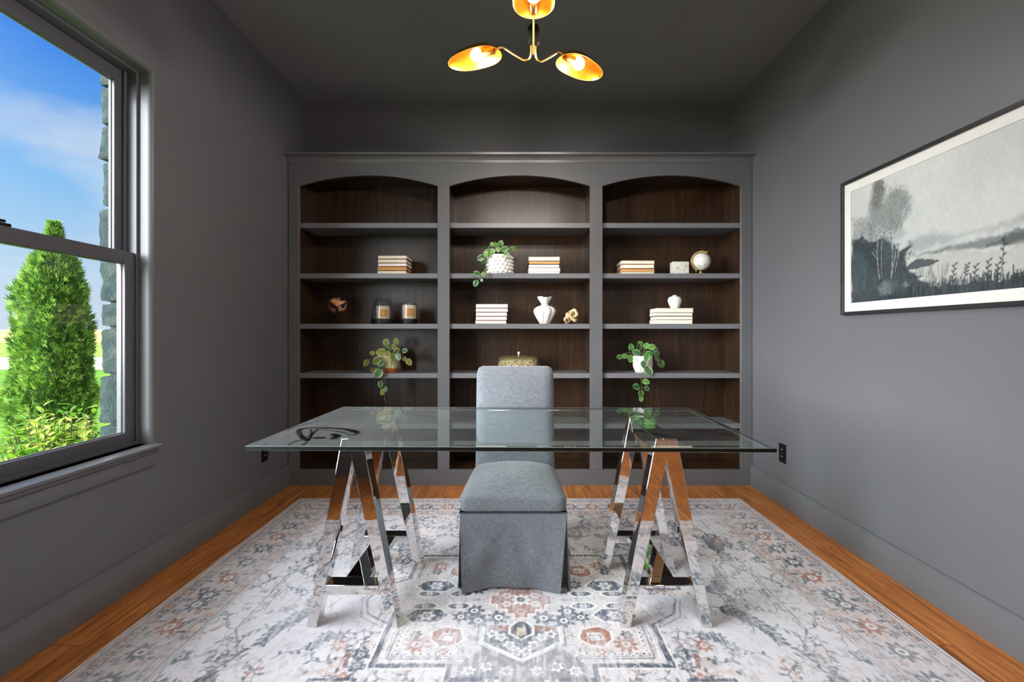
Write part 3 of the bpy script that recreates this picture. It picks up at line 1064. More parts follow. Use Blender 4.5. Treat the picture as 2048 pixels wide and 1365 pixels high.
def glass_top():
    cx, cy, hw, hd, z0, z1 = -.026, 2.03, .915, .43, TH + .0005, .758
    th = math.radians(-1.0)
    us = np.linspace(-hw, hw, 440); vs = np.linspace(-hd, hd, 206)
    c = Canvas(us, vs, (1, 1, 1))

    def loc(zx, zy):      # pixel on the photo -> spot on the glass
        px, py = 470 + zx / 8.192, 780 + zy / 8.192
        d = F * (H - z1) / (py - VY); x = PX(px, d) - cx; y = d - cy
        return (x * math.cos(th) + y * math.sin(th), -x * math.sin(th) + y * math.cos(th))
    K = (0, 0, 0)
    for w, pts in ((.022, [(1180, 830), (1090, 770), (1040, 690), (1060, 650), (1150, 632), (1300, 625), (1500, 622), (1750, 635), (1950, 670), (2020, 700)]),
                   (.012, [(1180, 830), (1240, 770), (1290, 700), (1360, 650), (1500, 630), (1800, 650), (2010, 720), (1960, 740)]),
                   (.008, [(1130, 900), (1240, 800), (1250, 650)]), (.008, [(870, 915), (1010, 830)]), (.007, [(1000, 860), (1230, 745)]),
                   (.010, [(1480, 660), (1700, 685), (1930, 745)]), (.008, [(860, 650), (1100, 580), (1380, 510)]), (.006, [(1090, 915), (1190, 850)]),
                   (.030, [(1620, 730), (1680, 760), (1620, 800)]), (.03, [(1340, 790), (1430, 790)])):
        c.line([loc(*p) for p in pts], w, K, .9)
    r2 = random.Random(8)
    for k in range(16):   # long wipe marks at the far right
        x0 = .45 + r2.random() * .3; y0 = -.25 + r2.random() * .5
        c.line([(x0 + .05 * i, y0 - .035 * i - .004 * i * i * (k % 3)) for i in range(5)], .012, K, .55)
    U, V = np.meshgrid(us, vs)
    left = np.clip((.1 - U) * 1.6, .25, 1)  # thicker dust on the left paints in the window's light on the glass
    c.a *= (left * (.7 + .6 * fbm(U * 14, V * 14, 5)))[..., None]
    P = np.stack([U, V, np.full(U.shape, z1 - z0)], -1)
    e = empty('glass_desk_top', (cx, cy, z0), 'clear rectangular glass desk top resting on two chrome trestles', 'glass table top')
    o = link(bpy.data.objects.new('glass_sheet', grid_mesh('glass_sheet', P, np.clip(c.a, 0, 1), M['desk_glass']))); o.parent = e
    mb = MB()
    A = [mb.v((sx * hw + cx, sy * hd + cy, z0)) for sx, sy in ((-1, -1), (-1, 1), (1, 1), (1, -1))]
    mb.face(A)
    t2 = NT('desk_glass_underside'); tr = t2.n('ShaderNodeBsdfTransparent'); tr.inputs[0].default_value = (.94, .98, .97, 1)
    gl = t2.n('ShaderNodeBsdfGlossy'); gl.inputs['Roughness'].default_value = 0
    ms = t2.n('ShaderNodeMixShader'); ms.inputs[0].default_value = .03
    t2.l(tr.outputs[0], ms.inputs[1]); t2.l(gl.outputs[0], ms.inputs[2]); t2.l(ms.outputs[0], t2.out.inputs['Surface'])
    mb.build('glass_underside', t2.m, e, smooth=False)
    mb = MB()
    prof = [(0, z0), (.0, z0 + .002), (0, z1 - .002), (-.0015, z1)]
    def loop(off, z): return [mb.v((cx + sx * (hw + off), cy + sy * (hd + off), z)) for sx, sy in ((-1, -1), (1, -1), (1, 1), (-1, 1))]
    L = [loop(*p) for p in ((-.0010, z0), (0, z0 + .0010), (0, z1 - .0012), (-.0012, z1 + .0002))]
    for n_, (a, b) in enumerate(zip(L, L[1:])):
        for k in range(4): mb.face((a[k], a[(k + 1) % 4], b[(k + 1) % 4], b[k]), 0 if n_ == 1 else 1)
    mb.build('polished_edge', [M['glass_edge'], M['edge_bevel']], e, smooth=False, label='dark green polished edge')
    e.rotation_euler.z = th


M['edge_bevel'] = plain('glass_edge_bevel', lin(150, 164, 160), .12, .5)
glass_top()


# ------------------------------------------------------------------ chair
def chair():
    cx = -.021
    e = empty('skirted_chair', (cx, 2.30, RT), 'grey linen slipcovered chair with pleated floor-length skirt, behind the glass desk', 'chair')
    yF, yB = 2.035, 2.53

    def seat_warp(p, s):
        t_ = (p.y / .2475 + 1) / 2
        p = p.copy()
        p.x *= 1 - .10 * max(0, t_) ** 1.5
        if s.z > -.2:
            p.z += (.052 * (1 - min(1, abs(s.x)) ** 2.2) * (1 - abs(s.y * .92) ** 3.0)) * max(0, (s.z + .2) / 1.2)
        return p
    mb = MB().rbox((cx, (yF + yB) / 2, .398), (.237, .2475, .040), .026, 14, seat_warp)
    mb.build('seat', M['linen'], e, angle=80)
    mb = MB().tube([(cx - .233, yF + .004, .360), (cx + .233, yF + .004, .360)], .0035, 8)
    mb.tube([(cx - .236, yF + .008, .360), (cx - .216, yB, .360)], .0035, 8).tube([(cx + .236, yF + .008, .360), (cx + .216, yB, .360)], .0035, 8)
    mb.build('piping', M['linen_seam'], e)

    def back_warp(p, s):
        p = p.copy()
        h = (s.z + 1) / 2
        p.x *= 1.0 + .025 * (1 - h)
        p.y += .022 * (h ** 2) - (.018 if s.y < 0 else 0) * (1 - s.x * s.x) * (1 - s.z * s.z)
        return p
    mb = MB().rbox((cx + .005, 2.555, .665), (.210, .050, .302), .030, 14, back_warp)
    mb.build('backrest', M['linen'], e, angle=80)
    # skirt: rows from seam to hem; outline points as (top xy, bottom xy)
    def lerp(a, b, t): return a + (b - a) * t
    out = []
    nf = 60
    for i in range(nf + 1):                                   # front panel
        t_ = i / nf
        bow = math.sin(PI * t_)
        out.append(((lerp(-.234, .234, t_), yF - 2.3), (lerp(-.224, .206, t_), yF - 2.3 - .008 + .036 * bow), ('f', t_)))
    for (tx, ty, bx, by) in ((.232, .012, .196, .070), (.236, .014, .232, .085), (.234, .014, .246, .030), (.236, .020, .259, .046)):
        out.append(((tx, yF - 2.3 + ty), (bx, yF - 2.3 + by), ('p', 0)))
    for i in range(1, 21):
        t_ = i / 20
        out.append(((lerp(.236, .214, t_), lerp(yF - 2.28, .255, t_)), (lerp(.259, .222, t_), lerp(yF - 2.254, .29, t_)), ('s', t_)))
    for i in range(1, 20):
        t_ = i / 20
        out.append(((lerp(.214, -.214, t_), .255), (lerp(.222, -.222, t_), .29), ('b', t_)))
    for i in range(0, 20):
        t_ = 1 - i / 20
        out.append(((lerp(-.236, -.214, t_), lerp(yF - 2.28, .255, t_)), (lerp(-.248, -.222, t_), lerp(yF - 2.250, .29, t_)), ('s', t_)))
    for (tx, ty, bx, by) in ((-.236, .020, -.246, .040), (-.234, .014, -.236, .070), (-.236, .014, -.222, .075), (-.233, .008, -.216, .050)):
        out.append(((tx, yF - 2.3 + ty), (bx, yF - 2.3 + by), ('p', 0)))
    mb = MB()
    nr = 30
    rows = []
    for r in range(nr + 1):
        h = r / nr
        row = []
        for (tp, bt, (kd, t_)) in out:
            x = lerp(tp[0], bt[0], h ** 1.15); y = lerp(tp[1], bt[1], h ** 1.15)
            z = lerp(.358, RT + .003, h)
            if kd == 'f':
                z = lerp(.358, RT + .003 + .010 * math.sin(PI * t_), h)
                wv = mnoise.noise(Vector((x * 9 + h * 1.6, h * 2.2, 3.1))) * .020 * h + mnoise.noise(Vector((x * 26 - h * 9, h * 7, 1.7))) * .0075 * min(1, 3 * h) * (1 if t_ > .45 else .5)
                y += wv * math.sin(PI * t_) ** .5
            elif kd == 's':
                x += mnoise.noise(Vector((y * 8, h * 2, 5.5))) * .010 * h
            row.append(mb.v((cx + x, 2.30 + y, z)))
        rows.append(row)
    n = len(out)
    for a, b in zip(rows, rows[1:]):
        for k in range(n):
            mb.face((a[k], b[k], b[(k + 1) % n], a[(k + 1) % n]))
    mb.build('skirt', M['linen'], e, angle=50, recalc=True)
    for sx in (-1, 1):
        for yy in (2.10, 2.50):
            MB().prism([(cx + sx * .175, yy), (cx + sx * .21, yy), (cx + sx * .21, yy + .035), (cx + sx * .175, yy + .035)], 'z', RT + .0012, .37).build('leg', M['cover_dark'], e, smooth=False)


chair()


# ------------------------------------------------------------------ books
def book_mesh(w, dp, h, cover, pages):
    """lies flat, fore-edge towards -y, spine at +y"""
    t_ = .0028
    c = MB()
    c.box(-w / 2, w / 2, 0, dp, 0, t_, .0006, 1).box(-w / 2, w / 2, 0, dp, h - t_, h, .0006, 1)
    n = 6
    prof = [(dp - .002, 0)]
    for k in range(n + 1):
        a = -PI / 2 + PI * k / n
        prof.append((dp - .002 + .007 * math.cos(a), h / 2 + h / 2 * math.sin(a)))
    prof.append((dp - .002, h)); prof.append((dp - .004, h - t_)); prof.append((dp - .004, t_))
    c.prism(prof[1:], 'x', -w / 2, w / 2)
    p = MB()
    m = 10
    pr = []
    for k in range(m + 1):
        z = t_ + (h - 2 * t_) * k / m
        pr.append((.004 + .003 * math.sin(PI * k / m), z))
    pr += [(dp - .004, h - t_), (dp - .004, t_)]
    p.prism(pr, 'x', -w / 2 + .003, w / 2 - .003)
    return c, p


def book(name, x0, x1, yf, z0, z1, cover, pages, label, group, dp=.18, rot=0.0):
    e = empty(name, ((x0 + x1) / 2, yf, z0), label, 'book', group)
    c, p = book_mesh(x1 - x0, dp, z1 - z0, cover, pages)
    for mb, nm, mt in ((c, 'cover', cover), (p, 'pages', pages)):
        bmesh.ops.translate(mb.bm, verts=mb.bm.verts[:], vec=LOC[e.name])
        mb.build(nm, mt, e, angle=40)
    e.rotation_euler.z = rot
    return e


def shelf_x(px, d=3.575): return PX(px, d)


OD = 3.575     # front of things on the shelves
names = ['book']


def stack(base, rows, group, where, labels):
    """rows from the bottom: (px0, px1, py_top, cover, pages, rot)"""
    z = base
    prev = None
    for i, (a, b, h, cov, pg, rot) in enumerate(rows):
        nm = 'book' if not bpy.data.objects.get('book') else 'book.%03d' % (sum(1 for o in bpy.data.objects if o.name.startswith('book.') or o.name == 'book'))
        book(nm, shelf_x(a), shelf_x(b), OD, z, z + h, M[cov], M[pg], labels[i], group, rot=rot)
        z += h + .0003
    return z


u = 1 / 260.0      # metres per pixel on the shelf fronts
stack(SZ[1], [(754, 812, 7.2 * u, 'cover_brown', 'pages', 0), (754, 813, 7.9 * u, 'cover_brown', 'pages_tan', .02), (755, 813, 7.0 * u, 'cover_brown', 'pages_white', -.02), (755, 813, 7.8 * u, 'cover_brown', 'pages', .01), (755, 814, 7.4 * u, 'cover_dark', 'pages', -.01)],
      'stack of five books in the left bay', 'left', [
      'cream-paged book at the bottom of the stack in the left bay',
      'tan-edged book, second from the bottom of the stack in the left bay',
      'whitest-paged book in the middle of the stack in the left bay',
      'cream-paged book just under the top one of the stack in the left bay',
      'dark-covered cream-paged book topmost in the stack in the left bay'])
stack(SZ[1], [(1057, 1120, 5.6 * u, 'cover_white', 'pages_white', 0), (1057, 1121, 6.8 * u, 'cover_white', 'pages_white', .015), (1057, 1119, 6.8 * u, 'cover_navy', 'pages_white', -.01), (1058, 1120, 7.2 * u, 'cover_navy', 'pages_tan', .01), (1057, 1120, 7.6 * u, 'cover_white', 'pages', -.015)],
      'stack of five books beside the knobby pot', 'mid', [
      'thin white book at the bottom of the stack beside the knobby white pot',
      'white book second from the bottom of the stack beside the knobby pot',
      'slate-covered white-paged book in the middle of the stack beside the knobby pot',
      'tan-edged book second from the top of the stack beside the knobby pot',
      'cream book topmost in the stack beside the knobby white pot'])
stack(SZ[2], [(950, 1013, 7.2 * u, 'cover_red', 'pages', 0), (951, 1014, 8.0 * u, 'cover_red', 'pages', .012), (951, 1014, 8.2 * u, 'cover_red', 'pages_pink', -.01), (951, 1016, 8.0 * u, 'cover_red', 'pages_pink', .008), (951, 1016, 8.6 * u, 'cover_dark', 'pages_pink', -.006)],
      'stack of five wine-covered books beside the fluted vase', 'mid', [
      'cream-paged book at the bottom of the wine-covered stack left of the fluted vase',
      'cream-paged wine-covered book second from the bottom, left of the fluted vase',
      'rosy-paged wine-covered book in the middle of the stack left of the fluted vase',
      'rosy-paged wine-covered book just under the top one, left of the fluted vase',
      'dark-covered rosy-paged book topmost in the stack left of the fluted vase'])
stack(SZ[1], [(1243, 1309, 3.8 * u, 'cover_white', 'pages_white', 0), (1243, 1310, 7.2 * u, 'cover_brown', 'pages_tan', .02), (1243, 1309, 8.4 * u, 'cover_brown', 'pages', -.01), (1243, 1310, 7.8 * u, 'cover_brown', 'pages', .015)],
      'stack of four books beside the marble block', 'right', [
      'thin white book at the bottom of the stack left of the marble block',
      'tan-edged book second from the bottom of the stack left of the marble block',
      'thick cream-paged book second from the top, left of the marble block',
      'brown-covered cream-paged book topmost in the stack left of the marble block'])
topz = stack(SZ[2], [(1313, 1386, 8.2 * u, 'cover_white', 'pages', .01), (1313, 1386, 7.4 * u, 'cover_navy', 'pages', -.01), (1312, 1386, 7.2 * u, 'cover_navy', 'pages', .008), (1313, 1387, 8.4 * u, 'cover_white', 'pages', -.012)],
             'stack of four books under the small urn', 'right', [
             'cream book at the bottom of the stack that carries the small urn',
             'cream book second from the bottom of the stack that carries the small urn',
             'cream book second from the top of the stack that carries the small urn',
             'cream book topmost in its stack, directly under the small urn'])


# ------------------------------------------------------------------ shelf things
def dark_globe():
    d = 3.64; x = PX(675.5, d); z0 = SZ[2]
    e = empty('desk_globe', (x, d, z0), 'small black desk globe with orange continents in the left bay', 'globe')
    c = Vector((x, d, z0 + .150)); r = .068
    MB().lathe([(0, 0), (.042, 0), (.044, .004), (.038, .010), (.018, .016), (.009, .024), (.008, .040), (.012, .046), (.007, .054), (.006, .066), (0, .066)], (x, d, z0), 28).build('base', M['black_metal'], e)
    MB().sphere(c, r, 36, 24).build('map_ball', M['globe_dark'], e)
    tilt = math.radians(23)
    arc = []
    for k in range(25):
        a = math.radians(-100) + math.radians(200) * k / 24
        p = Vector((math.sin(a + PI / 2) * .080, 0, -math.cos(a + PI / 2) * .080))
        arc.append(c + Matrix.Rotation(-tilt, 3, 'Y') @ p)
    MB().tube(arc, .005, 4, square=True).tube([c + Matrix.Rotation(-tilt, 3, 'Y') @ Vector((0, 0, s * .08)) for s in (-1, 1)], .002, 8).build('meridian_arm', M['black_metal'], e)


def white_globe():
    d = 3.62; x = PX(1402, d); z0 = SZ[1]
    e = empty('desk_globe.001', (x, d, z0), 'pale grey globe on a brass stand in the right bay', 'globe')
    c = Vector((x + .004, d, z0 + .103)); r = .068
    MB().lathe([(0, 0), (.040, 0), (.041, .003), (.030, .008), (.010, .012), (.005, .018), (.005, .026), (0, .026)], (x - .004, d, z0), 28).build('base', M['gold_paint'], e)
    MB().sphere(c, r, 36, 24).build('map_ball', M['globe_white'], e)
    tilt = math.radians(30)
    mb = MB()
    rings = []
    for k in range(29):
        a = PI + PI * k / 28 - PI / 2
        ca, sa = math.cos(a), math.sin(a)
        rr = []
        for (rad, yy) in ((.074, -.008), (.082, -.008), (.082, .008), (.074, .008)):
            p = Vector((ca * rad * 1, yy, sa * rad))
            # half ring on the left side
            p = Matrix.Rotation(0, 3, 'Y') @ p
            rr.append(mb.v(c + Matrix.Rotation(tilt, 3, 'Y') @ Vector((-abs(p.x), p.y, p.z)) if True else p))
        rings.append(rr)
    for a, b in zip(rings, rings[1:]):
        for k in range(4): mb.face((a[k], a[(k + 1) % 4], b[(k + 1) % 4], b[k]))
    mb.face(rings[0][::-1]); mb.face(rings[-1])
    ax = Matrix.Rotation(tilt, 3, 'Y') @ Vector((0, 0, 1))
    mb.tube([c - ax * .094, c - ax * .07], .003, 8).tube([c + ax * .07, c + ax * .094], .003, 8)
    mb.build('meridian_arm', M['gold_paint'], e, recalc=True)


dark_globe()
white_globe()


def hurricane(name, px0, px1, py0, label, clabel, cpx0, cpx1, cpy, taper):
    d = 3.63; x = PX((px0 + px1) / 2, d); z0 = SZ[2]
    R0 = (px1 - px0) / 2 / F * d
    top = PZ(py0, d) - z0
    e = empty(name, (x, d, z0), label, 'candle holder', 'black-based glass candle holders in the left bay')
    hb = .040
    MB().lathe([(0, 0), (R0 * .97, 0), (R0, .003), (R0, hb - .004), (R0 * .98, hb), (R0 * .9, hb), (R0 * .9, hb - .006), (0, hb - .006)], (x, d, z0), 40).build('base', M['black_metal'], e)
    prof = [(R0 * .95, hb - .005)]
    for k in range(1, 9):
        t_ = k / 8
        prof.append((R0 * (.97 - taper * t_ ** 1.6), hb + (top - hb) * t_))
    inn = [(r - .0025, z) for r, z in prof[::-1]]
    MB().lathe(prof + inn, (x, d, z0), 40).build('glass_chimney', M['hurricane'], e, angle=60)
    zc = z0 + hb - .006 + .0005
    cr = (cpx1 - cpx0) / 2 / F * d; ct = PZ(cpy, d)
    xc = PX((cpx0 + cpx1) / 2, d)
    e2 = empty(name.replace('candle_holder', 'candle'), (xc, d, zc), clabel, 'candle', 'cream candles in glass holders')
    MB().lathe([(0, 0), (cr * .98, 0), (cr, .003), (cr, ct - zc - .003), (cr * .97, ct - zc), (cr * .6, ct - zc - .002), (0, ct - zc - .003)], (xc, d, zc), 36).build('wax', M['candle'], e2)
    mb = MB()
    zm = (zc + ct) / 2 - .002; hh = (ct - zc) * .26
    gr = []
    for i in range(13):
        a = -PI / 2 + .05 + (i / 12 - .5) * 1.15 + .35
        for_z = []
        for j in range(2):
            for_z.append(mb.v((xc + (cr + .0008) * math.cos(a), d + (cr + .0008) * math.sin(a), zm - hh + 2 * hh * j)))
        gr.append(for_z)
    for a, b in zip(gr, gr[1:]): mb.face((a[0], b[0], b[1], a[1]))
    mb.build('paper_label', M['candle_label'], e2, label='gold paper label')
    MB().tube([(xc, d, ct - .004), (xc + .001, d, ct + .008)], .0012, 6).build('wick', M['cover_dark'], e2)


hurricane('candle_holder', 743, 789, 598, 'taller tapered glass candle holder on a black base, right of the black globe',
          'cream candle with gold label inside the taller tapered glass holder', 753, 779, 613, .28)
hurricane('candle_holder.001', 800, 836, 608, 'shorter straight glass candle holder on a black base, farther from the black globe',
          'cream candle with gold label inside the shorter straight glass holder', 805, 832, 611, .10)


def leaf_shape(mb, base, tip, nrm, wid, col, edge, fold=.12, curl=.10):
    base = Vector(base); tip = Vector(tip)
    ax = tip - base; L = ax.length; ax.normalize()
    nrm = Vector(nrm); nrm = (nrm - ax * nrm.dot(ax)).normalized()
    sd = ax.cross(nrm)
    n = 7
    prev = None
    for i in range(n + 1):
        t_ = i / n
        w = wid / 2 * (math.sin(PI * min(1, t_ ** .80)) ** .62 if 0 < t_ < 1 else .0) + .0006
        c = base + ax * (L * t_) - nrm * (curl * L * (t_ - .3) ** 2)
        row = []
        for k, q in ((-1, edge), (-.55, col), (0, tuple(x * 1.15 for x in col)), (.55, col), (1, edge)):
            row.append(mb.v(c + sd * (w * k) + nrm * (fold * w * abs(k)), q))
        if prev:
            for k in range(4): mb.face((prev[k], prev[k + 1], row[k + 1], row[k]))
        prev = row


def trailing_plant(name, label, pot_fn, conv, leaves, trails, center, rim_z, d0, seed, cols, edgec):
    """leaves: (zx, zy, screen angle, length) measured on the photo; each gets a depth of its own"""
    r = random.Random(seed)
    x0, z0 = center
    e = empty(name, (x0, d0, z0), label, 'potted plant', 'trailing potted plants on the shelves')
    pot_fn(e)
    fol, st = MB(True), MB()
    root = Vector((x0, d0, rim_z - .01))
    hung = []
    for tr in trails:
        pts = []
        for i, (zx, zy) in enumerate(tr):
            px, py = conv(zx, zy)
            y = d0 - .075 if i > 0 else d0 - .04
            if PZ(py, 3.5) < z0 + .01: y = 3.495
            pts.append(Vector((PX(px, y), y, PZ(py, y))))
        hung += pts
        pp = [root] + pts
        # smooth
        sm = []
        for i in range(len(pp) - 1):
            a, b = pp[i], pp[i + 1]; c0 = pp[max(i - 1, 0)]; c1 = pp[min(i + 2, len(pp) - 1)]
            for k in range(5):
                t_ = k / 5
                sm.append(.5 * ((2 * a) + (b - c0) * t_ + (2 * c0 - 5 * a + 4 * b - c1) * t_ ** 2 + (3 * a - c0 - 3 * b + c1) * t_ ** 3))
        sm.append(pp[-1])
        st.tube(sm, .0016, 6)
    for (zx, zy, ang, ln) in leaves:
        px, py = conv(zx, zy)
        L = ln
        below = PZ(py, 3.5) < z0 + .012
        y = 3.492 + r.uniform(-.012, .0) if below else d0 + r.uniform(-.085, .05)
        c = Vector((PX(px, y), y, PZ(py, y)))
        if not below and c.z < rim_z and abs(c.x - x0) < .10: c = Vector((PX(px, d0 - .09), d0 - .09, PZ(py, d0 - .09)))
        a = math.radians(ang)
        dr = Vector((math.cos(a), r.uniform(-.45, .1), math.sin(a))).normalized()
        Lm = conv.scale(L) / F * y * 1.02
        base = c - dr * Lm * .5; tip = c + dr * Lm * .5
        nrm = Vector((r.uniform(-.4, .4), -1, r.uniform(.0, .7)))
        cc = cols[r.randrange(len(cols))]
        k = r.uniform(.8, 1.2); cc = tuple(x * k for x in cc)
        leaf_shape(fol, base, tip, nrm, Lm * r.uniform(.66, .84), cc, edgec)
        # petiole to the nearest trail point or the pot
        tgt = root if not below else min(hung, key=lambda h_: (h_ - base).length)
        if not below and hung:
            q = min(hung, key=lambda h_: (h_ - base).length)
            if (q - base).length < (root - base).length * .6: tgt = q
        mid = (base + tgt) / 2 + Vector((0, -.006, .012 if not below else 0))
        st.tube([tgt, mid, base], .0012, 5)
    # filler leaves around the crown so that it is full from every side
    for k in range(16):
        a = r.uniform(0, 2 * PI); rr = r.uniform(.01, .05)
        b = Vector((x0 + rr * math.cos(a), d0 + .02 + .7 * rr * math.sin(a), rim_z + r.uniform(.0, .035)))
        dr = Vector((math.cos(a), math.sin(a), r.uniform(.1, .9))).normalized()
        cc = cols[r.randrange(len(cols))]
        leaf_shape(fol, b, b + dr * r.uniform(.030, .042), Vector((0, -.5, 1)), .028, tuple(x * r.uniform(.8, 1.15) for x in cc), edgec)
        st.tube([root, b], .0012, 5)
    fol.build('leaves', M['leaf'], e, angle=None)
    st.build('stems', M['stem'], e)
    return e


class Conv:
    def __init__(self, s, ox, oy): self.s, self.ox, self.oy = s, ox, oy
    def __call__(self, zx, zy): return self.ox + zx / self.s, self.oy + zy / self.s
    def scale(self, L): return L / self.s


GREENS = [lin(58, 112, 40), lin(84, 134, 48), lin(38, 90, 42), lin(104, 146, 62)]
OLIVE = [lin(118, 128, 44), lin(84, 112, 44), lin(64, 112, 66), lin(132, 132, 58)]


def pot_terracotta(e):
    x, y, z = LOC[e.name]
    MB().lathe([(0, 0), (.052, 0), (.054, .003), (.072, .128), (.070, .131), (.067, .128), (.066, .112), (0, .112)], (x, y, z), 40).build('pot', M['terracotta'], e)
    MB().lathe([(.0, .116), (.066, .112)][::-1], (x, y, z), 24).build('soil', M['soil'], e)


def pot_knobby(e):
    x, y, z = LOC[e.name]
    MB().lathe([(0, 0), (.090, 0), (.094, .004), (.096, .06), (.094, .142), (.091, .147), (.087, .142), (.086, .128), (0, .128)], (x, y, z), 48).build('pot', M['white_ceramic'], e)
    mb = MB()
    for r_ in range(5):
        for k in range(18):
            a = 2 * PI * (k + .5 * (r_ % 2)) / 18
            zz = z + .016 + r_ * .028
            bmesh.ops.create_uvsphere(mb.bm, u_segments=10, v_segments=7, radius=.0105, matrix=Matrix.Translation((x + .099 * math.cos(a), y + .099 * math.sin(a), zz)))
    mb.build('knobs', M['white_ceramic'], e)
    MB().lathe([(.086, .130), (0, .134)], (x, y, z), 24).build('soil', M['soil'], e)


def pot_white(e):
    x, y, z = LOC[e.name]
    def facet(t_, r_, z_):
        k = 10
        m_ = (t_ % (2 * PI / k)) - PI / k
        return (r_ * (math.cos(PI / k) / math.cos(m_) * .6 + .4), z_)
    MB().lathe([(0, 0), (.052, 0), (.060, .006), (.074, .042), (.076, .050), (.076, .126), (.074, .129), (.070, .126), (.069, .112), (0, .112)], (x, y, z), 60, facet).build('pot', M['white_ceramic'], e, angle=20)
    MB().lathe([(.069, .113), (0, .117)], (x, y, z), 24).build('soil', M['soil'], e)


dP = 3.62
trailing_plant('potted_plant', 'trailing plant in a tan terracotta pot in the left bay', pot_terracotta, Conv(5.25, 640, 560),
    [(695, 655, 90, 85), (800, 645, 88, 75), (770, 700, 120, 60), (705, 735, 150, 90), (795, 745, 20, 95), (640, 765, 170, 110), (710, 790, -60, 85), (765, 815, -80, 90), (825, 810, -70, 80), (548, 770, 160, 65), (485, 875, -120, 85), (595, 850, -150, 115), (640, 880, -130, 90), (560, 950, 170, 65), (610, 985, -130, 115), (890, 745, 10, 70), (885, 830, -60, 60), (935, 865, -60, 85), (635, 1100, -100, 85), (655, 1180, -110, 75), (690, 1150, -80, 60)],
    [[(672, 850), (668, 950), (685, 1050), (690, 1130), (675, 1230), (700, 1300)], [(600, 800), (540, 830), (490, 855)], [(850, 790), (900, 830), (925, 850)]],
    (PX(782, dP), SZ[3]), SZ[3] + .130, dP, 3, OLIVE, lin(196, 200, 150))
trailing_plant('potted_plant.001', 'trailing plant in a knobby white pot in the middle bay', pot_knobby, Conv(6.5, 930, 470),
    [(465, 110, 80, 85), (400, 130, 110, 75), (430, 190, 150, 75), (520, 185, 10, 105), (620, 175, 30, 85), (540, 270, -90, 95), (205, 300, -150, 105), (300, 220, 70, 95), (270, 250, 120, 85), (310, 260, -100, 85), (330, 160, 100, 65), (240, 340, -110, 75), (150, 500, 165, 95), (240, 510, -80, 75), (140, 630, -110, 95), (280, 460, 70, 55), (215, 590, -80, 45), (360, 210, 140, 80), (350, 120, 80, 60)],
    [[(330, 240), (262, 400), (240, 500), (200, 560), (150, 600)], [(560, 230), (600, 195)]],
    (PX(1000, dP), SZ[1]), SZ[1] + .146, dP, 5, GREENS, lin(176, 206, 156))
trailing_plant('potted_plant.002', 'trailing plant in a plain white pot in the right bay', pot_white, Conv(4.013, 1200, 480),
    [(250, 860, 100, 58), (310, 865, 95, 72), (320, 835, 150, 52), (370, 850, 60, 56), (415, 860, 20, 66), (290, 905, 160, 74), (395, 915, 10, 62), (455, 910, 20, 52), (155, 940, 170, 54), (195, 935, -160, 52), (243, 955, -100, 68), (460, 955, -40, 62), (490, 995, -60, 68), (375, 945, -110, 74), (390, 1055, -60, 82), (350, 1000, -90, 62), (290, 1180, 180, 66), (370, 1140, -20, 62), (375, 1195, -40, 52), (327, 1235, -95, 62), (330, 1280, -90, 46), (440, 880, 30, 52)],
    [[(323, 940), (323, 1060), (330, 1130), (335, 1190), (325, 1280)], [(230, 905), (200, 925)], [(430, 930), (470, 975)]],
    (PX(1285.5, dP), SZ[3]), SZ[3] + .128, dP, 9, GREENS[:3] + [lin(60, 92, 54)], lin(150, 180, 130))


def pouch_vase():
    d = 3.63; x = PX(1089.5, d); z0 = SZ[2]
    h = PZ(594, d) - z0
    prof = [(0, 0), (.034, 0), (.040, .004), (.060, .035), (.080, .068), (.088, .092), (.082, .112), (.062, .126), (.036, .134), (.026, .140), (.028, .150), (.042, .172), (.055, .190), (.058, .197), (.055, .1975), (.040, .176), (.024, .150), (.020, .140), (0, .136)]
    k = h / .2
    prof = [(r, z * k) for r, z in prof]

    def flute(t_, r, z):
        lob = abs(math.sin(t_ * 4 + .5))
        amp = .16 if z < .125 * k else .22
        low = min(1, z / .03)
        return r * (1 - amp * low * (1 - lob) ** 2.0 + .02 * low), z + (.0045 * math.cos(3 * t_ + 1.0) if z > .165 * k else 0)
    o = MB().lathe(prof, (x, d, z0), 112, flute).build('pouch_vase', M['matte_ceramic'], None, angle=60)
    center_origin(o)
    tag(o, 'white fluted ceramic vase with gathered neck in the middle bay', 'vase')


pouch_vase()


def knot():
    d = 3.61; x = PX(1141, d); z0 = SZ[2]
    e = empty('wooden_knot', (x, d, z0), 'small pale wooden knot ornament beside the fluted vase', 'ornament')
    c = Vector((x, d, z0 + .048))
    def link_path(R_, r_, n=10):
        pts = []
        a_, b_, cr = R_, r_, r_ * .42
        for (sx, sy, a0) in ((1, 1, 0), (-1, 1, 90), (-1, -1, 180), (1, -1, 270)):
            for k in range(n):
                th = math.radians(a0 + 90 * k / (n - 1))
                pts.append(Vector((sx * (a_ - cr) + cr * math.cos(th), 0, sy * (b_ - cr) + cr * math.sin(th))))
        return pts
    for a_, b_, off in (((.74, .12, .66), (.40, .62, -.50), (-.010, -.004, -.008)), ((-.70, .10, .70), (.30, .80, .20), (.012, .0, -.002)), ((.66, -.35, .40), (-.30, .25, .75), (.012, .012, .016))):
        ax = Vector(a_).normalized(); bx = Vector(b_); bx = (bx - ax * bx.dot(ax)).normalized()
        pts = [c + Vector(off) + ax * p.x + bx * p.z for p in link_path(.040, .0255)]
        mb = MB().tube(pts, .0125, 4, closed=True, square=True)
        mb.build('link', M['wood_pale'], e, angle=50, bevel=.0015)
    # settle on the shelf
    mn = min((v.co.z for ch in e.children for v in ch.data.vertices))
    e.location.z = z0 - mn


knot()


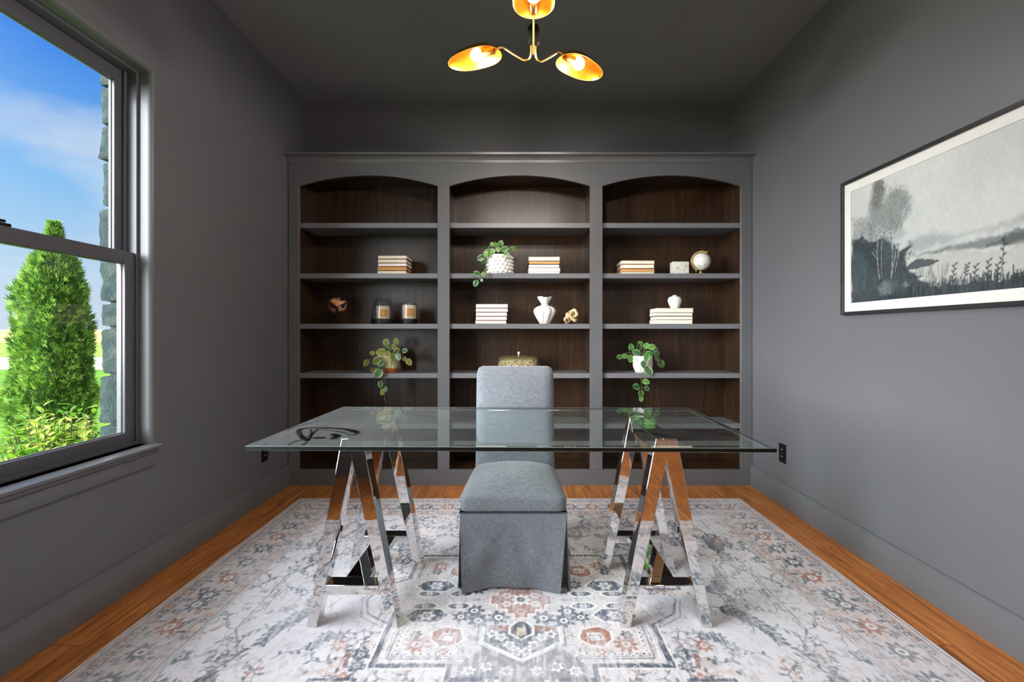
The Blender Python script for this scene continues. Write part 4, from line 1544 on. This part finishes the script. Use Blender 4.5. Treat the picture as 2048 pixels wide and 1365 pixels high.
def lidded_box():
    d = 3.66; x = PX(1037.5, d); z0 = SZ[3]
    e = empty('lidded_box', (x, d, z0), 'beaded antique gold lidded box on the shelf behind the chair', 'decorative box')
    wl = PX(1078, d) - PX(998, d)
    def plan(w, dp, z, bulge=0):
        pts = []
        n = 40
        for k in range(n):
            a = 2 * PI * k / n
            ca, sa = math.cos(a), math.sin(a)
            pts.append((x + w / 2 * abs(ca) ** .45 * (1 if ca > 0 else -1), d + dp / 2 * abs(sa) ** .45 * (1 if sa > 0 else -1), z))
        return pts
    def loft(levels, capb=True):
        mb = MB(); rings = [[mb.v(p) for p in plan(w, dp, z)] for (w, dp, z) in levels]
        for a, b in zip(rings, rings[1:]):
            for k in range(40): mb.face((a[k], a[(k + 1) % 40], b[(k + 1) % 40], b[k]))
        mb.face(rings[0][::-1]); mb.face(rings[-1])
        return mb
    h = PZ(719, d) - z0
    loft([(wl * .84, .15, z0), (wl * .90, .17, z0 + .004), (wl * 1.05, .20, z0 + h * .45), (wl * 1.05, .20, z0 + h * .62), (wl * .99, .18, z0 + h)]).build('body', M['beaded'], e, angle=50)
    zt = z0 + h
    loft([(wl * 1.0, .185, zt), (wl * 1.01, .19, zt + .004), (wl * 1.0, .185, zt + .008), (wl * .95, .17, zt + .016), (wl * .80, .13, zt + .024), (wl * .45, .07, zt + .030), (wl * .1, .02, zt + .031)]).build('lid', M['lid_metal'], e, angle=40)
    l_ = [o for o in e.children if o.name.startswith('lid')][0]
    MB().lathe([(.004, 0), (.004, .008), (.006, .010), (.0105, .017), (.0105, .022), (.006, .029), (0, .030)], (x, d, zt + .030), 20).build('knob', M['white_ceramic'], l_, label='pearly round knob')


lidded_box()


def marble_block():
    d0 = 3.57; z0 = SZ[1]
    x0, x1 = PX(1346, d0), PX(1378, d0)
    mb = MB().box(x0, x1, d0, d0 + .075, z0, PZ(523.5, d0), .003)
    o = mb.build('marble_block', M['marble'], None)
    center_origin(o)
    tag(o, 'small grey-white marble block standing left of the pale globe', 'marble block')


def urn():
    d = 3.63; x = PX(1349.5, d); z0 = topz
    h = PZ(591, d) - z0
    k = h / .098
    prof = [(0, 0), (.028, 0), (.030, .003), (.040, .022), (.049, .045), (.052, .062), (.048, .076), (.036, .086), (.022, .090), (.016, .093), (.017, .098), (.013, .098), (.012, .092), (0, .090)]
    def carve(t_, r, z):
        zz = z / k
        a = .0014 * math.cos(16 * t_) if .03 < zz < .066 else 0
        if .068 < zz < .078: a = .0012 * math.cos(28 * t_)
        return r + a, z
    o = MB().lathe([(r, z * k) for r, z in prof], (x, d, z0), 96, carve).build('small_urn', M['matte_ceramic'], None, angle=60)
    center_origin(o)
    tag(o, 'small white carved urn on top of the book stack in the right bay', 'urn')


marble_block()
urn()


# ------------------------------------------------------------------ framed picture
def picture():
    ya, yb, z0, z1 = 2.513, 1.07, 1.247, 1.958      # left edge is the far one
    e = empty('framed_picture', (XR, (ya + yb) / 2, z0), 'large black-framed grey landscape picture on the right wall', 'picture')
    w = .017; dp = .028
    mb = MB()
    xa, xb = XR - dp, XR - .001
    mb.box(xa, xb, ya - w, ya, z0, z1, .0015, 1).box(xa, xb, yb, yb + w, z0, z1, .0015, 1)
    mb.box(xa, xb, yb + w, ya - w, z0, z0 + w, .0015, 1).box(xa, xb, yb + w, ya - w, z1 - w, z1, .0015, 1)
    mb.build('frame', M['frame_black'], e)
    mw = .045
    xm = XR - .014
    a, b, c, d_ = ya - w, yb + w, z0 + w, z1 - w
    mb = MB()
    mb.box(xm - .002, xm, a - mw, a, c, d_).box(xm - .002, xm, b, b + mw, c, d_).box(xm - .002, xm, b + mw, a - mw, c, c + mw).box(xm - .002, xm, b + mw, a - mw, d_ - mw, d_)
    mb.build('mat_border', M['mat_board'], e, smooth=False)
    # the print
    Y0, Z0, W, Hh = a - mw + .001, c + mw - .001, (a - b) - 2 * mw + .002, (d_ - c) - 2 * mw + .002
    us = np.linspace(0, W, 430); vs = np.linspace(0, Hh, 200)
    cv = Canvas(us, vs, lin(206, 208, 206))
    U, V = np.meshgrid(us, vs)
    sky = fbm(U * 2.2, V * 3.0, 3, 4)
    g = np.array(lin(196, 199, 198))[None, None] * (1 - sky[..., None]) + np.array(lin(228, 230, 226))[None, None] * sky[..., None]
    cv.a = g * (.96 + .10 * (V / Hh))[..., None]

    def uv(px, py):
        yy = F * XR / (px - VX)
        return (Y0 - yy, PZ(py, yy) - Z0)

    def zz(zx, zy): return uv(1660 + zx / 2.966, 200 + zy / 2.966)
    P = lambda L: [zz(*p) for p in L]
    g1, g2, g3, g4, g5 = lin(150, 154, 154), lin(118, 122, 122), lin(74, 84, 88), lin(44, 54, 60), lin(172, 172, 166)
    # far hills, water, banks
    cv.poly(P([(480, 830), (620, 795), (760, 812), (900, 790), (1151, 745)]) + [(W, Hh * .47), (W, .30), zz(480, 920)], g1, .6, .012, 4, .03)
    cv.poly(P([(480, 925), (700, 880), (900, 825), (1151, 780)]) + [(W, Hh * .44), (W, .25)] + P([(1151, 850), (900, 880), (620, 915)]), g2, .85, .010, 6, .012)
    cv.poly(P([(900, 880), (1040, 825), (1151, 760)]) + [(W, Hh * .45), (W, .28)] + P([(1151, 845)]), g3, .7, .010, 8, .012)
    cv.poly(P([(460, 960), (700, 900), (1000, 885), (1151, 860)]) + [(W, .24), (W, .02), zz(640, 1120)], lin(196, 195, 190), .9, .012, 9, .02)
    cv.poly(P([(440, 1010), (540, 940), (600, 940), (680, 955), (600, 985), (480, 1010)]), g3, .95, .006, 10)
    cv.poly(P([(470, 1040), (600, 1045), (520, 1058), (460, 1060)]), g2, .9, .004, 11)
    # trees
    for k, L in enumerate(([(150, 720), (230, 690), (290, 730), (300, 1000), (150, 1000)], [(240, 700), (250, 620), (275, 500), (300, 470), (330, 490), (335, 560), (360, 540), (430, 515), (470, 560), (500, 600), (490, 660), (450, 700), (470, 790), (430, 840), (300, 850), (230, 790)])):
        cv.poly(P(L), g1 if k else g2, .55, .022, 20 + k, .03)
    cv.poly(P([(250, 640), (270, 520), (300, 480), (335, 500), (340, 600), (400, 540), (460, 540), (490, 610), (440, 700), (420, 790), (330, 760), (270, 760)]), lin(126, 130, 126), .55, .02, 25, .02)
    cv.poly(P([(265, 640), (272, 520), (300, 475), (330, 500), (325, 560), (300, 640)]), g2, .6, .016, 26, .012)
    cv.poly(P([(145, 830), (200, 815), (250, 835), (290, 850), (320, 825), (360, 835), (400, 870), (430, 890), (470, 862), (500, 850), (480, 885), (462, 930), (470, 1000), (520, 1040), (640, 1110), (700, 1150), (700, 1230), (140, 1230)]), g4, .95, .013, 30, .010)
    cv.poly(P([(145, 900), (230, 930), (230, 1100), (145, 1150)]), lin(74, 98, 104), .6, .02, 31, .03)
    cv.poly(P([(290, 880), (330, 820), (400, 850), (420, 920), (330, 960)]), lin(84, 102, 106), .5, .02, 32, .03)
    cv.poly(P([(300, 1110), (350, 1060), (390, 1090), (380, 1150), (320, 1160)]), lin(132, 146, 148), .7, .012, 33, .015)
    cv.poly(P([(440, 1100), (465, 1070), (490, 1090), (470, 1120)]), lin(132, 146, 148), .7, .008, 34, .01)
    for L, w in (([(310, 1062), (298, 980), (296, 900), (300, 830)], .006), ([(298, 945), (265, 905)], .004), ([(296, 930), (282, 885)], .003), ([(322, 1062), (320, 930), (324, 780)], .0035), ([(380, 1060), (386, 960), (388, 870), (382, 760)], .007), ([(384, 1030), (402, 930), (408, 860), (430, 740)], .005), ([(402, 1020), (420, 930), (424, 870)], .007), ([(388, 900), (372, 830), (360, 780)], .003), ([(424, 880), (440, 800), (462, 720)], .003)):
        cv.line(P(L), w * .6, lin(214, 216, 212), .85)
    for L in ([(380, 860), (384, 720), (372, 660)], [(250, 860), (258, 770), (245, 720)], [(440, 760), (455, 700), (480, 640)]):
        cv.line(P(L), .003, g3, .8)
    rd = random.Random(12)
    def dabs(L, n, cols, lo, hi, al):
        q = P(L); x0, x1 = min(a_[0] for a_ in q), max(a_[0] for a_ in q); y0, y1 = min(a_[1] for a_ in q), max(a_[1] for a_ in q)
        for _ in range(n):
            uu, vv = rd.uniform(x0, x1), rd.uniform(y0, y1)
            ins = False
            for i in range(len(q)):
                (ax, ay), (bx, by) = q[i], q[(i + 1) % len(q)]
                if (ay > vv) != (by > vv) and uu < (bx - ax) * (vv - ay) / (by - ay) + ax: ins = not ins
            if ins:
                cv.leaf((uu, vv), rd.uniform(0, 6.28), rd.uniform(lo, hi), rd.uniform(.3, .6) * lo, rd.choice(cols), al)
    crown = [(240, 700), (250, 620), (270, 490), (300, 455), (340, 500), (400, 520), (440, 505), (485, 560), (520, 610), (490, 680), (450, 740), (440, 800), (330, 790), (250, 780)]
    dabs(crown, 900, [g1, g2, lin(104, 108, 106), lin(136, 140, 136), lin(92, 98, 98)], .008, .020, .45)
    dabs([(265, 660), (268, 500), (300, 455), (335, 500), (325, 640)], 260, [g2, g3, lin(98, 102, 100)], .008, .018, .5)
    dabs(crown, 90, [lin(206, 208, 204)], .005, .010, .7)
    dabs([(145, 840), (300, 860), (340, 790), (430, 890), (500, 850), (480, 1010), (640, 1110), (700, 1200), (140, 1220)], 700, [g3, lin(60, 76, 82), lin(88, 110, 114), g4, lin(38, 46, 52)], .012, .034, .5)
    dabs([(145, 700), (230, 690), (280, 760), (270, 840), (145, 840)], 240, [g1, g2, lin(128, 136, 136)], .010, .022, .45)
    # foreground bank and reeds
    r = random.Random(4)
    fg = [zz(140, 1240)] + P([(520, 1090), (680, 1135), (820, 1150), (960, 1150), (1151, 1120)]) + [(W, .07), (W, -.01)]
    cv.poly(fg, g4, .95, .008, 40, .006)
    cv.poly([(.38, -.02), (.42, .055), (.55, .04), (.75, .042), (.95, .05), (1.1, .045), (W + .02, .06), (W + .02, -.02)], g4, .95, .010, 41, .004)
    dabs([(110, 800), (230, 790), (340, 750), (440, 850), (520, 840), (500, 1000), (560, 1060), (540, 1100), (140, 1100)], 420, [g4, lin(50, 62, 68), lin(60, 78, 84)], .012, .030, .6)
    for k in range(240):
        u0 = r.uniform(.42, W); h = r.uniform(.004, .04) * r.random()
        cv.line([(u0, .0), (u0 + r.uniform(-.008, .008), .05 + h)], r.uniform(.0025, .006), r.choice([g4, g3, lin(60, 66, 66)]), .9)
    for k in range(260):
        u0 = r.uniform(0, .55); v0 = r.uniform(.0, .10)
        cv.line([(u0, v0), (u0 + r.uniform(-.01, .02), v0 + r.uniform(.02, .05))], .003, r.choice([g3, g4, lin(88, 104, 106), lin(104, 106, 100)]), .5)
    for (zx, zb, tp) in ((868, 1100, 985), (945, 1080, 955), (1000, 1090, 975), (1120, 1090, 1040), (740, 1090, 980), (815, 1040, 980)):
        p, q = zz(zx, zb + 40), zz(zx + 18, tp)
        cv.line([p, q], .003, g4)
        for s in range(7):
            t_ = .35 + .65 * s / 6
            cv.leaf((p[0] + (q[0] - p[0]) * t_, p[1] + (q[1] - p[1]) * t_), 1.2 + (.9 if s % 2 else -.6), .018, .007, g4, .9)
    for k in range(5):
        u0 = .78 + k * .085 + r.uniform(-.02, .02)
        cv.line([(u0, .05), (u0 + .012, r.uniform(.16, .2))], .003, g4)
        for s in range(6): cv.leaf((u0 + .002 * s, .09 + .017 * s), 1.2 + (.9 if s % 2 else -.6), .018, .007, g4, .9)
    brush = (fbm(U * 60, V * 60, 77, 3) - .5)[..., None] * .12 + (fbm(U * 160 + V * 60, V * 20, 78, 2) - .5)[..., None] * .10
    cv.a = np.clip(cv.a * (1 + brush), 0, 1) * .62
    base = LOC[e.name]
    Pm = np.stack([np.full(U.shape, xm + .001) - base.x, Y0 - U - base.y, Z0 + V - base.z], -1)
    me = grid_mesh('art_print', Pm, cv.a, M['print'])
    o = link(bpy.data.objects.new('art_print', me)); o.parent = e
    MB().box(xm + .003, xb - .002, b, a, c, d_).build('backing_board', M['cover_dark'], e, smooth=False)


picture()


# ------------------------------------------------------------------ ceiling light
LAMPS = []


def ceiling_light():
    hx, hy = .070, 2.10
    e = empty('ceiling_light', (hx, hy, 2.39), 'three-arm brass and black ceiling light with leaf-shaped gold shades', 'ceiling light')
    MB().lathe([(0, 2.452), (.020, 2.452), (.026, 2.456), (.026, 2.530), (.022, 2.536), (.008, 2.538), (0, 2.538)], (hx, hy, 0), 28).build('hub', M['black_metal'], e)
    MB().tube([(hx, hy, 2.53), (hx, hy, 3.03)], .0075, 12).build('rod', M['brass_dark'], e)
    MB().lathe([(0, 3.02), (.055, 3.022), (.060, 3.03), (.060, ZC), (0, ZC)], (hx, hy, 0), 32).build('canopy', M['black_metal'], e)
    zr = 2.46
    for i, (dx, dy) in enumerate(((-math.sin(math.radians(68)), math.cos(math.radians(68))), (math.sin(math.radians(52)), math.cos(math.radians(52))), (-.03, -1.0))):
        dv = Vector((dx, dy, 0)).normalized(); sv = Vector((-dv.y, dv.x, 0))
        o = Vector((hx, hy, 0))
        def P(r, z, s=0): return o + dv * r + sv * s + Vector((0, 0, z))
        if i < 2:
            path = [P(.012, 2.462), P(.012, 2.425), P(.015, 2.405), P(.024, 2.393), P(.038, 2.391), P(.05, 2.395), P(.10, 2.434), P(.14, 2.468), P(.155, 2.478), P(.170, 2.479), P(.195, 2.474)]
        else:
            path = [P(.012, 2.462), P(.012, 2.425), P(.015, 2.405), P(.024, 2.396), P(.034, 2.398), P(.045, 2.41), P(.10, 2.452), P(.14, 2.474), P(.17, 2.480), P(.195, 2.474)]
        MB().tube(path, .0040, 10).build('arm', M['brass'], e)
        # leaf-shaped shallow shade, open side down
        mb = MB()
        r0, r1, hw, hh = .165, .435, .080, .052
        NU, NV = 26, 20
        def sh(s, q, off):
            w = hw * (max(0.0, 1 - abs(2 * s - 1) ** 2.6)) ** .5 * (1 - .12 * (2 * s - 1)) + .0005
            dome = max(0.0, (1 - q * q)) * max(0.0, 1 - abs(2 * s - 1) ** 2.4)
            return P(r0 + (r1 - r0) * s, zr - .012 * s + (hh + off) * dome ** .7 + off * .3, q * w)
        for off, flip in ((0, False), (.0022, True)):
            G = [[mb.v(sh(a / NU, -1 + 2 * b / NV, off)) for b in range(NV + 1)] for a in range(NU + 1)]
            for a in range(NU):
                for b in range(NV):
                    q = (G[a][b], G[a + 1][b], G[a + 1][b + 1], G[a][b + 1])
                    mb.face(q if flip else q[::-1], 1 if flip else 0)
        shd = mb.build('lamp_shade', [M['gilt'], M['brass_dark']], e, angle=70)
        # thin rim
        rim = []
        for k in range(60):
            a = 2 * PI * k / 60
            s = .5 - .5 * math.cos(a)
            rim.append(sh(s, 1 if math.sin(a) > 0 else -1, 0))
        MB().tube(rim, .0014, 6, closed=True).build('rim', M['brass'], shd)
        mt = Matrix((dv, sv, Vector((0, 0, 1)))).transposed().to_4x4() @ Matrix.Rotation(PI / 2, 4, 'Y')
        MB().lathe([(0, -.03), (.016, -.03), (.0175, -.026), (.0175, .032), (.015, .036), (0, .036)], P(.222, 2.474), 24, mat=mt).build('socket', M['brass_dark'], shd)
        bc = P(.288, 2.472)
        MB().sphere(bc, .030, 24, 16).build('bulb', M['bulb'], shd, label='glowing warm bulb')
        LAMPS.append((bc, dv))


ceiling_light()

# ------------------------------------------------------------------ outdoors
GZ = -.25


def struct_plane(name, x0, x1, y0, y1, z0, z1, mat, n=1):
    mb = MB()
    vs = [mb.v((x0, y0, z0)), mb.v((x1, y0, z0)), mb.v((x1, y1, z1)), mb.v((x0, y1, z1))]
    mb.face(vs)
    return struct(name, mb, mat, smooth=False)


def lawn():
    mb = MB()
    xs_ = np.concatenate([np.linspace(-80, -24, 12)[:-1], np.linspace(-24, -1.90, 60)]); ys_ = np.linspace(-12, 17.8, 80)
    G = [[mb.v((x, y, GZ + .05 * (mnoise.noise(Vector((x * .4, y * .4, 2)))) * (1 if x < -2.6 else .2))) for x in xs_] for y in ys_]
    for j in range(len(ys_) - 1):
        for i in range(len(xs_) - 1): mb.face((G[j][i], G[j][i + 1], G[j + 1][i + 1], G[j + 1][i]))
    struct('lawn', mb, M['lawn'])


lawn()
struct_plane('road', -400, 120, 17.8, 27.5, GZ - .02, GZ - .02, M['road'])
struct_plane('verge', -700, 200, 27.5, 62, GZ - .01, GZ + .15, M['verge'])
struct_plane('field', -3000, 600, 62, 700, GZ + .15, 6.6, M['field'])
mb = MB()
top = []
for k in range(121):
    x = -1600 + k * 15
    h = 7.4 + 2.2 * max(0, mnoise.noise(Vector((k * .31, 1, 0)))) + 1.0 * mnoise.noise(Vector((k * 1.7, 4, 0)))
    top.append((x, h))
mb.prism([(-1600, 5.5)] + top + [(200, 5.5)], 'y', 690, 720)
struct('hills', mb, M['hill'], smooth=False)


def arborvitae():
    d = 4.0; x0 = PX(108, d)
    e = empty('arborvitae', (x0, d, GZ), 'tall narrow green arborvitae on the lawn outside the window', 'tree')
    r = random.Random(17)
    ht = 2.33
    f = MB(True)
    prof = [(0, .20), (.08, .225), (.25, .24), (.45, .235), (.62, .22), (.75, .195), (.86, .13), (.91, .045), (1.0, .006)]
    def rad(t_):
        for (a, ra), (b, rb) in zip(prof, prof[1:]):
            if a <= t_ <= b: return ra + (rb - ra) * (t_ - a) / (b - a)
        return .02
    for k in range(15000):
        t_ = r.random() ** .85
        an = r.uniform(0, 2 * PI)
        lump = 1 + .34 * mnoise.noise(Vector((math.cos(an) * 2.2, math.sin(an) * 2.2, t_ * 7)))
        rr = rad(t_) * lump * (1 - .45 * r.random() ** 2.2)
        p = Vector((x0 + rr * math.cos(an), d + rr * math.sin(an), GZ + t_ * ht))
        out = Vector((math.cos(an) * .75, math.sin(an) * .75, r.uniform(.35, 1.3))).normalized()
        depth = rr / max(.02, rad(t_) * lump)
        b = r.uniform(.7, 1.25)
        base = r.choice([lin(86, 124, 46), lin(112, 148, 58), lin(58, 96, 40), lin(146, 172, 76)])
        col = tuple(c * b for c in base)
        L = r.uniform(.03, .075)
        sd = out.cross(Vector((r.uniform(-1, 1), r.uniform(-1, 1), r.uniform(-1, 1)))).normalized()
        for m_ in (-.5, 0, .5):
            dr = (out + sd * m_ + Vector((0, 0, .15 * r.random()))).normalized()
            LL = L * (1 - .35 * abs(m_)); w = .0048
            s2 = dr.cross(sd.cross(out)).normalized() if m_ == 0 else sd
            n2 = (s2 - dr * s2.dot(dr)).normalized() * w
            a0 = p + out * .004
            vs = [f.v(a0, col), f.v(a0 + dr * LL * .45 + n2, col), f.v(a0 + dr * LL, tuple(min(1, c * 1.25) for c in col)), f.v(a0 + dr * LL * .45 - n2, col)]
            f.face(vs)
    f.build('foliage', M['conifer'], e, smooth=False)
    core = MB(True)
    core.lathe([(rad(i / 20) * .55, i / 20 * ht * .97) for i in range(1, 21)], (x0, d, GZ), 18, lambda t_, rr, z: (rr * (1 + .15 * math.cos(5 * t_ + z * 9)), z))
    for v_ in core.bm.verts: v_[core.cl] = (*lin(72, 110, 44), 1)
    core.build('inner_foliage', M['conifer'], e)
    MB().tube([(x0, d, GZ - .05), (x0 + .01, d, GZ + .5), (x0, d, GZ + 2.0)], [.05, .04, .012], 10).build('trunk', M['bark'], e)


arborvitae()


def shrub():
    d = 3.12; x0 = PX(125, d)
    e = empty('leafy_shrub', (x0, d, GZ), 'low yellow-green leafy shrub below the window, in front of the arborvitae', 'shrub')
    r = random.Random(23)
    f, st = MB(True), MB()
    for k in range(150):
        an = r.uniform(0, 2 * PI); rr = .34 * math.sqrt(r.random())
        sx, sy = rr * math.cos(an) * 1.05, rr * math.sin(an) * .7
        h = .93 * (1 - .35 * (rr / .34) ** 2) * r.uniform(.78, 1.05)
        pts = []
        for s in range(6):
            t_ = s / 5
            pts.append(Vector((x0 + sx * (.35 + .75 * t_), d + sy * (.35 + .75 * t_), GZ + h * t_)))
        st.tube(pts, [.004, .004, .0035, .003, .0025, .0015], 5)
        for q in range(19):
            t_ = .25 + .75 * q / 18
            b = pts[0].lerp(pts[-1], t_) + Vector((r.uniform(-.01, .01), r.uniform(-.01, .01), 0))
            a2 = q * 2.4 + k
            dr = Vector((math.cos(a2), math.sin(a2), r.uniform(.1, .9))).normalized()
            base = r.choice([lin(126, 166, 40), lin(96, 146, 36), lin(156, 182, 56), lin(74, 124, 38), lin(186, 188, 90)])
            L = r.uniform(.05, .085)
            leaf_shape(f, b, b + dr * L, Vector((0, 0, 1)) + dr * .1, L * .34, base, tuple(c * 1.1 for c in base), .2, .25)
    f.build('leaves', M['bush_leaf'], e, angle=None)
    st.build('stems', M['bark'], e)


shrub()


def stone_pillar():
    y0, y1, xl, xr = 2.60, 3.15, -2.335, -1.90
    e = empty('stone_pillar', ((xl + xr) / 2, (y0 + y1) / 2, GZ), 'rough grey stone pillar just outside the window edge', None, kind='structure')
    r = random.Random(31)
    MB().box(xl + .03, xr, y0 + .03, y1 - .03, GZ, 3.4).build('core', M['mortar'], e, smooth=False)
    edges_py = [905, 850, 751, 656, 606, 500, 415, 322, 250, 172, 100, 20, -60, -140]
    zs_ = [GZ, .05, .30] + [PZ(p, y0) for p in edges_py]
    zs_ = sorted(z for z in zs_ if z < 3.4)
    mb = MB()
    for i, (a, b) in enumerate(zip(zs_, zs_[1:])):
        w = .26 if i % 2 else .33
        offx = r.uniform(-.012, .012)
        for (p0, p1, q0, q1) in ((xl + offx, xl + w, y0 - .004, y1), (xl + w + .008, xr, y0 + r.uniform(-.01, .01), y1)):
            g = .005
            c = ((p0 + p1) / 2, (q0 + q1) / 2, (a + b) / 2); hf = ((p1 - p0) / 2, (q1 - q0) / 2, (b - a) / 2 - g)
            seed = Vector((i * 3.1, p0 * 10, 2))
            def wp(p, s, seed=seed, hf=hf):
                q = p * 14 + seed
                return p + Vector((mnoise.noise(q), mnoise.noise(q + Vector((9, 2, 1))), mnoise.noise(q * 1.2 + Vector((4, 7, 3))) * .5)) * .009 + Vector((mnoise.noise(q * 3.3), mnoise.noise(q * 3.1 + Vector((5, 5, 5))), 0)) * .007
            mb.rbox(c, hf, min(.018, hf[2] * .6), 9, wp)
    mb.build('stone_blocks', M['stone'], e, angle=40)


stone_pillar()

# ------------------------------------------------------------------ light
def world():
    w = bpy.data.worlds.new('sky'); SC.world = w
    w.use_nodes = True
    t = w.node_tree
    for n in list(t.nodes): t.nodes.remove(n)
    N = t.nodes.new
    tc = N('ShaderNodeTexCoord'); sep = N('ShaderNodeSeparateXYZ')
    nrm = N('ShaderNodeVectorMath'); nrm.operation = 'NORMALIZE'
    t.links.new(tc.outputs['Generated'], nrm.inputs[0]); t.links.new(nrm.outputs[0], sep.inputs[0])
    rp = N('ShaderNodeValToRGB'); t.links.new(sep.outputs['Z'], rp.inputs[0])
    st = [(0.0, lin(206, 228, 246)), (.10, lin(196, 224, 250)), (.24, lin(140, 200, 252)), (.42, lin(50, 136, 240)), (.8, lin(30, 96, 214))]
    el = rp.color_ramp.elements
    while len(el) < len(st): el.new(.5)
    for e_, (p, c) in zip(el, st): e_.position = p; e_.color = (*c, 1)
    # soft clouds
    mp = N('ShaderNodeMapping'); mp.inputs['Scale'].default_value = (1.6, 1.6, 4.2); mp.inputs['Location'].default_value = (.3, .9, .1)
    t.links.new(nrm.outputs[0], mp.inputs[0])
    ns = N('ShaderNodeTexNoise'); ns.inputs['Scale'].default_value = 1.7; ns.inputs['Detail'].default_value = 6; ns.inputs['Roughness'].default_value = .55
    t.links.new(mp.outputs[0], ns.inputs['Vector'])
    cr = N('ShaderNodeValToRGB'); cr.color_ramp.elements[0].position = .45; cr.color_ramp.elements[1].position = .75
    t.links.new(ns.outputs['Fac'], cr.inputs[0])
    mx = N('ShaderNodeMix'); mx.data_type = 'RGBA'
    mf = N('ShaderNodeMath'); mf.operation = 'MULTIPLY'; mf.inputs[1].default_value = .75
    t.links.new(cr.outputs[0], mf.inputs[0]); t.links.new(mf.outputs[0], mx.inputs[0])
    t.links.new(rp.outputs[0], mx.inputs[6]); mx.inputs[7].default_value = (*lin(240, 244, 250), 1)
    bg = N('ShaderNodeBackground'); bg.inputs[1].default_value = SKY
    t.links.new(mx.outputs[2], bg.inputs[0])
    # broad bright glow added to the unseen side of the sky to light the room
    dt = N('ShaderNodeVectorMath'); dt.operation = 'DOT_PRODUCT'
    v = Vector(SKY_FILL_DIR).normalized(); dt.inputs[1].default_value = v
    t.links.new(nrm.outputs[0], dt.inputs[0])
    mxm = N('ShaderNodeMath'); mxm.operation = 'MAXIMUM'; mxm.inputs[1].default_value = 0
    t.links.new(dt.outputs['Value'], mxm.inputs[0])
    pw = N('ShaderNodeMath'); pw.operation = 'POWER'; pw.inputs[1].default_value = SKY_FILL_POW
    t.links.new(mxm.outputs[0], pw.inputs[0])
    ml = N('ShaderNodeMath'); ml.operation = 'MULTIPLY'; ml.inputs[1].default_value = SKY_FILL
    t.links.new(pw.outputs[0], ml.inputs[0])
    b2 = N('ShaderNodeBackground'); b2.inputs[0].default_value = (.93, .97, 1.0, 1)
    t.links.new(ml.outputs[0], b2.inputs[1])
    ad = N('ShaderNodeAddShader'); t.links.new(bg.outputs[0], ad.inputs[0]); t.links.new(b2.outputs[0], ad.inputs[1])
    out = N('ShaderNodeOutputWorld'); t.links.new(ad.outputs[0], out.inputs[0])


SKY, SKY_FILL, SKY_FILL_POW, SKY_FILL_DIR = .98, 58.0, 6.0, (-.84, -.54, .19)
world()


def light(name, typ, loc, energy, color, **kw):
    l_ = bpy.data.lights.new(name, typ); l_.energy = energy; l_.color = color
    for k, v in kw.items(): setattr(l_, k, v)
    o = bpy.data.objects.new(name, l_); link(o); o.location = loc
    return o


s = light('sun', 'SUN', (0, 0, 8), 4.5, (1, .95, .86), angle=math.radians(.6))
s.rotation_euler = Vector((-.12, -.62, -.78)).to_track_quat('-Z', 'Y').to_euler()
for k, (bc, dv) in enumerate(LAMPS):
    o = light('bulb_light', 'POINT', bc - Vector((0, 0, .036)), 30, (1, .93, .85), shadow_soft_size=.03)
o = light('hall_fill', 'AREA', (.9, -1.5, 2.72), 58, (1, .92, .82), shape='DISK', size=.5)  # unseen light added in the hall to fill the room from behind the camera
o.rotation_euler = (0, 0, 0)

# ------------------------------------------------------------------ camera
cam = bpy.data.cameras.new('camera')
cam.sensor_width = 36; cam.lens = F / 2048 * 36
cam.shift_x = -(VX - 1024) / 2048; cam.shift_y = (VY - 682.5) / 2048
cam.clip_start = .02; cam.clip_end = 4000
co = bpy.data.objects.new('camera', cam); link(co)
co.location = (0, 0, H); co.rotation_euler = (PI / 2, 0, 0)
SC.camera = co
SC.view_settings.view_transform = 'Standard'
SC.view_settings.look = 'None'
SC.view_settings.exposure = 0.0
SC.view_settings.gamma = 1.0
SC.view_settings.use_curve_mapping = False
SC.cycles.max_bounces = 10
SC.cycles.diffuse_bounces = 5
SC.cycles.glossy_bounces = 5
SC.cycles.transparent_max_bounces = 16
SC.cycles.use_denoising = True
SC.cycles.sample_clamp_indirect = 6
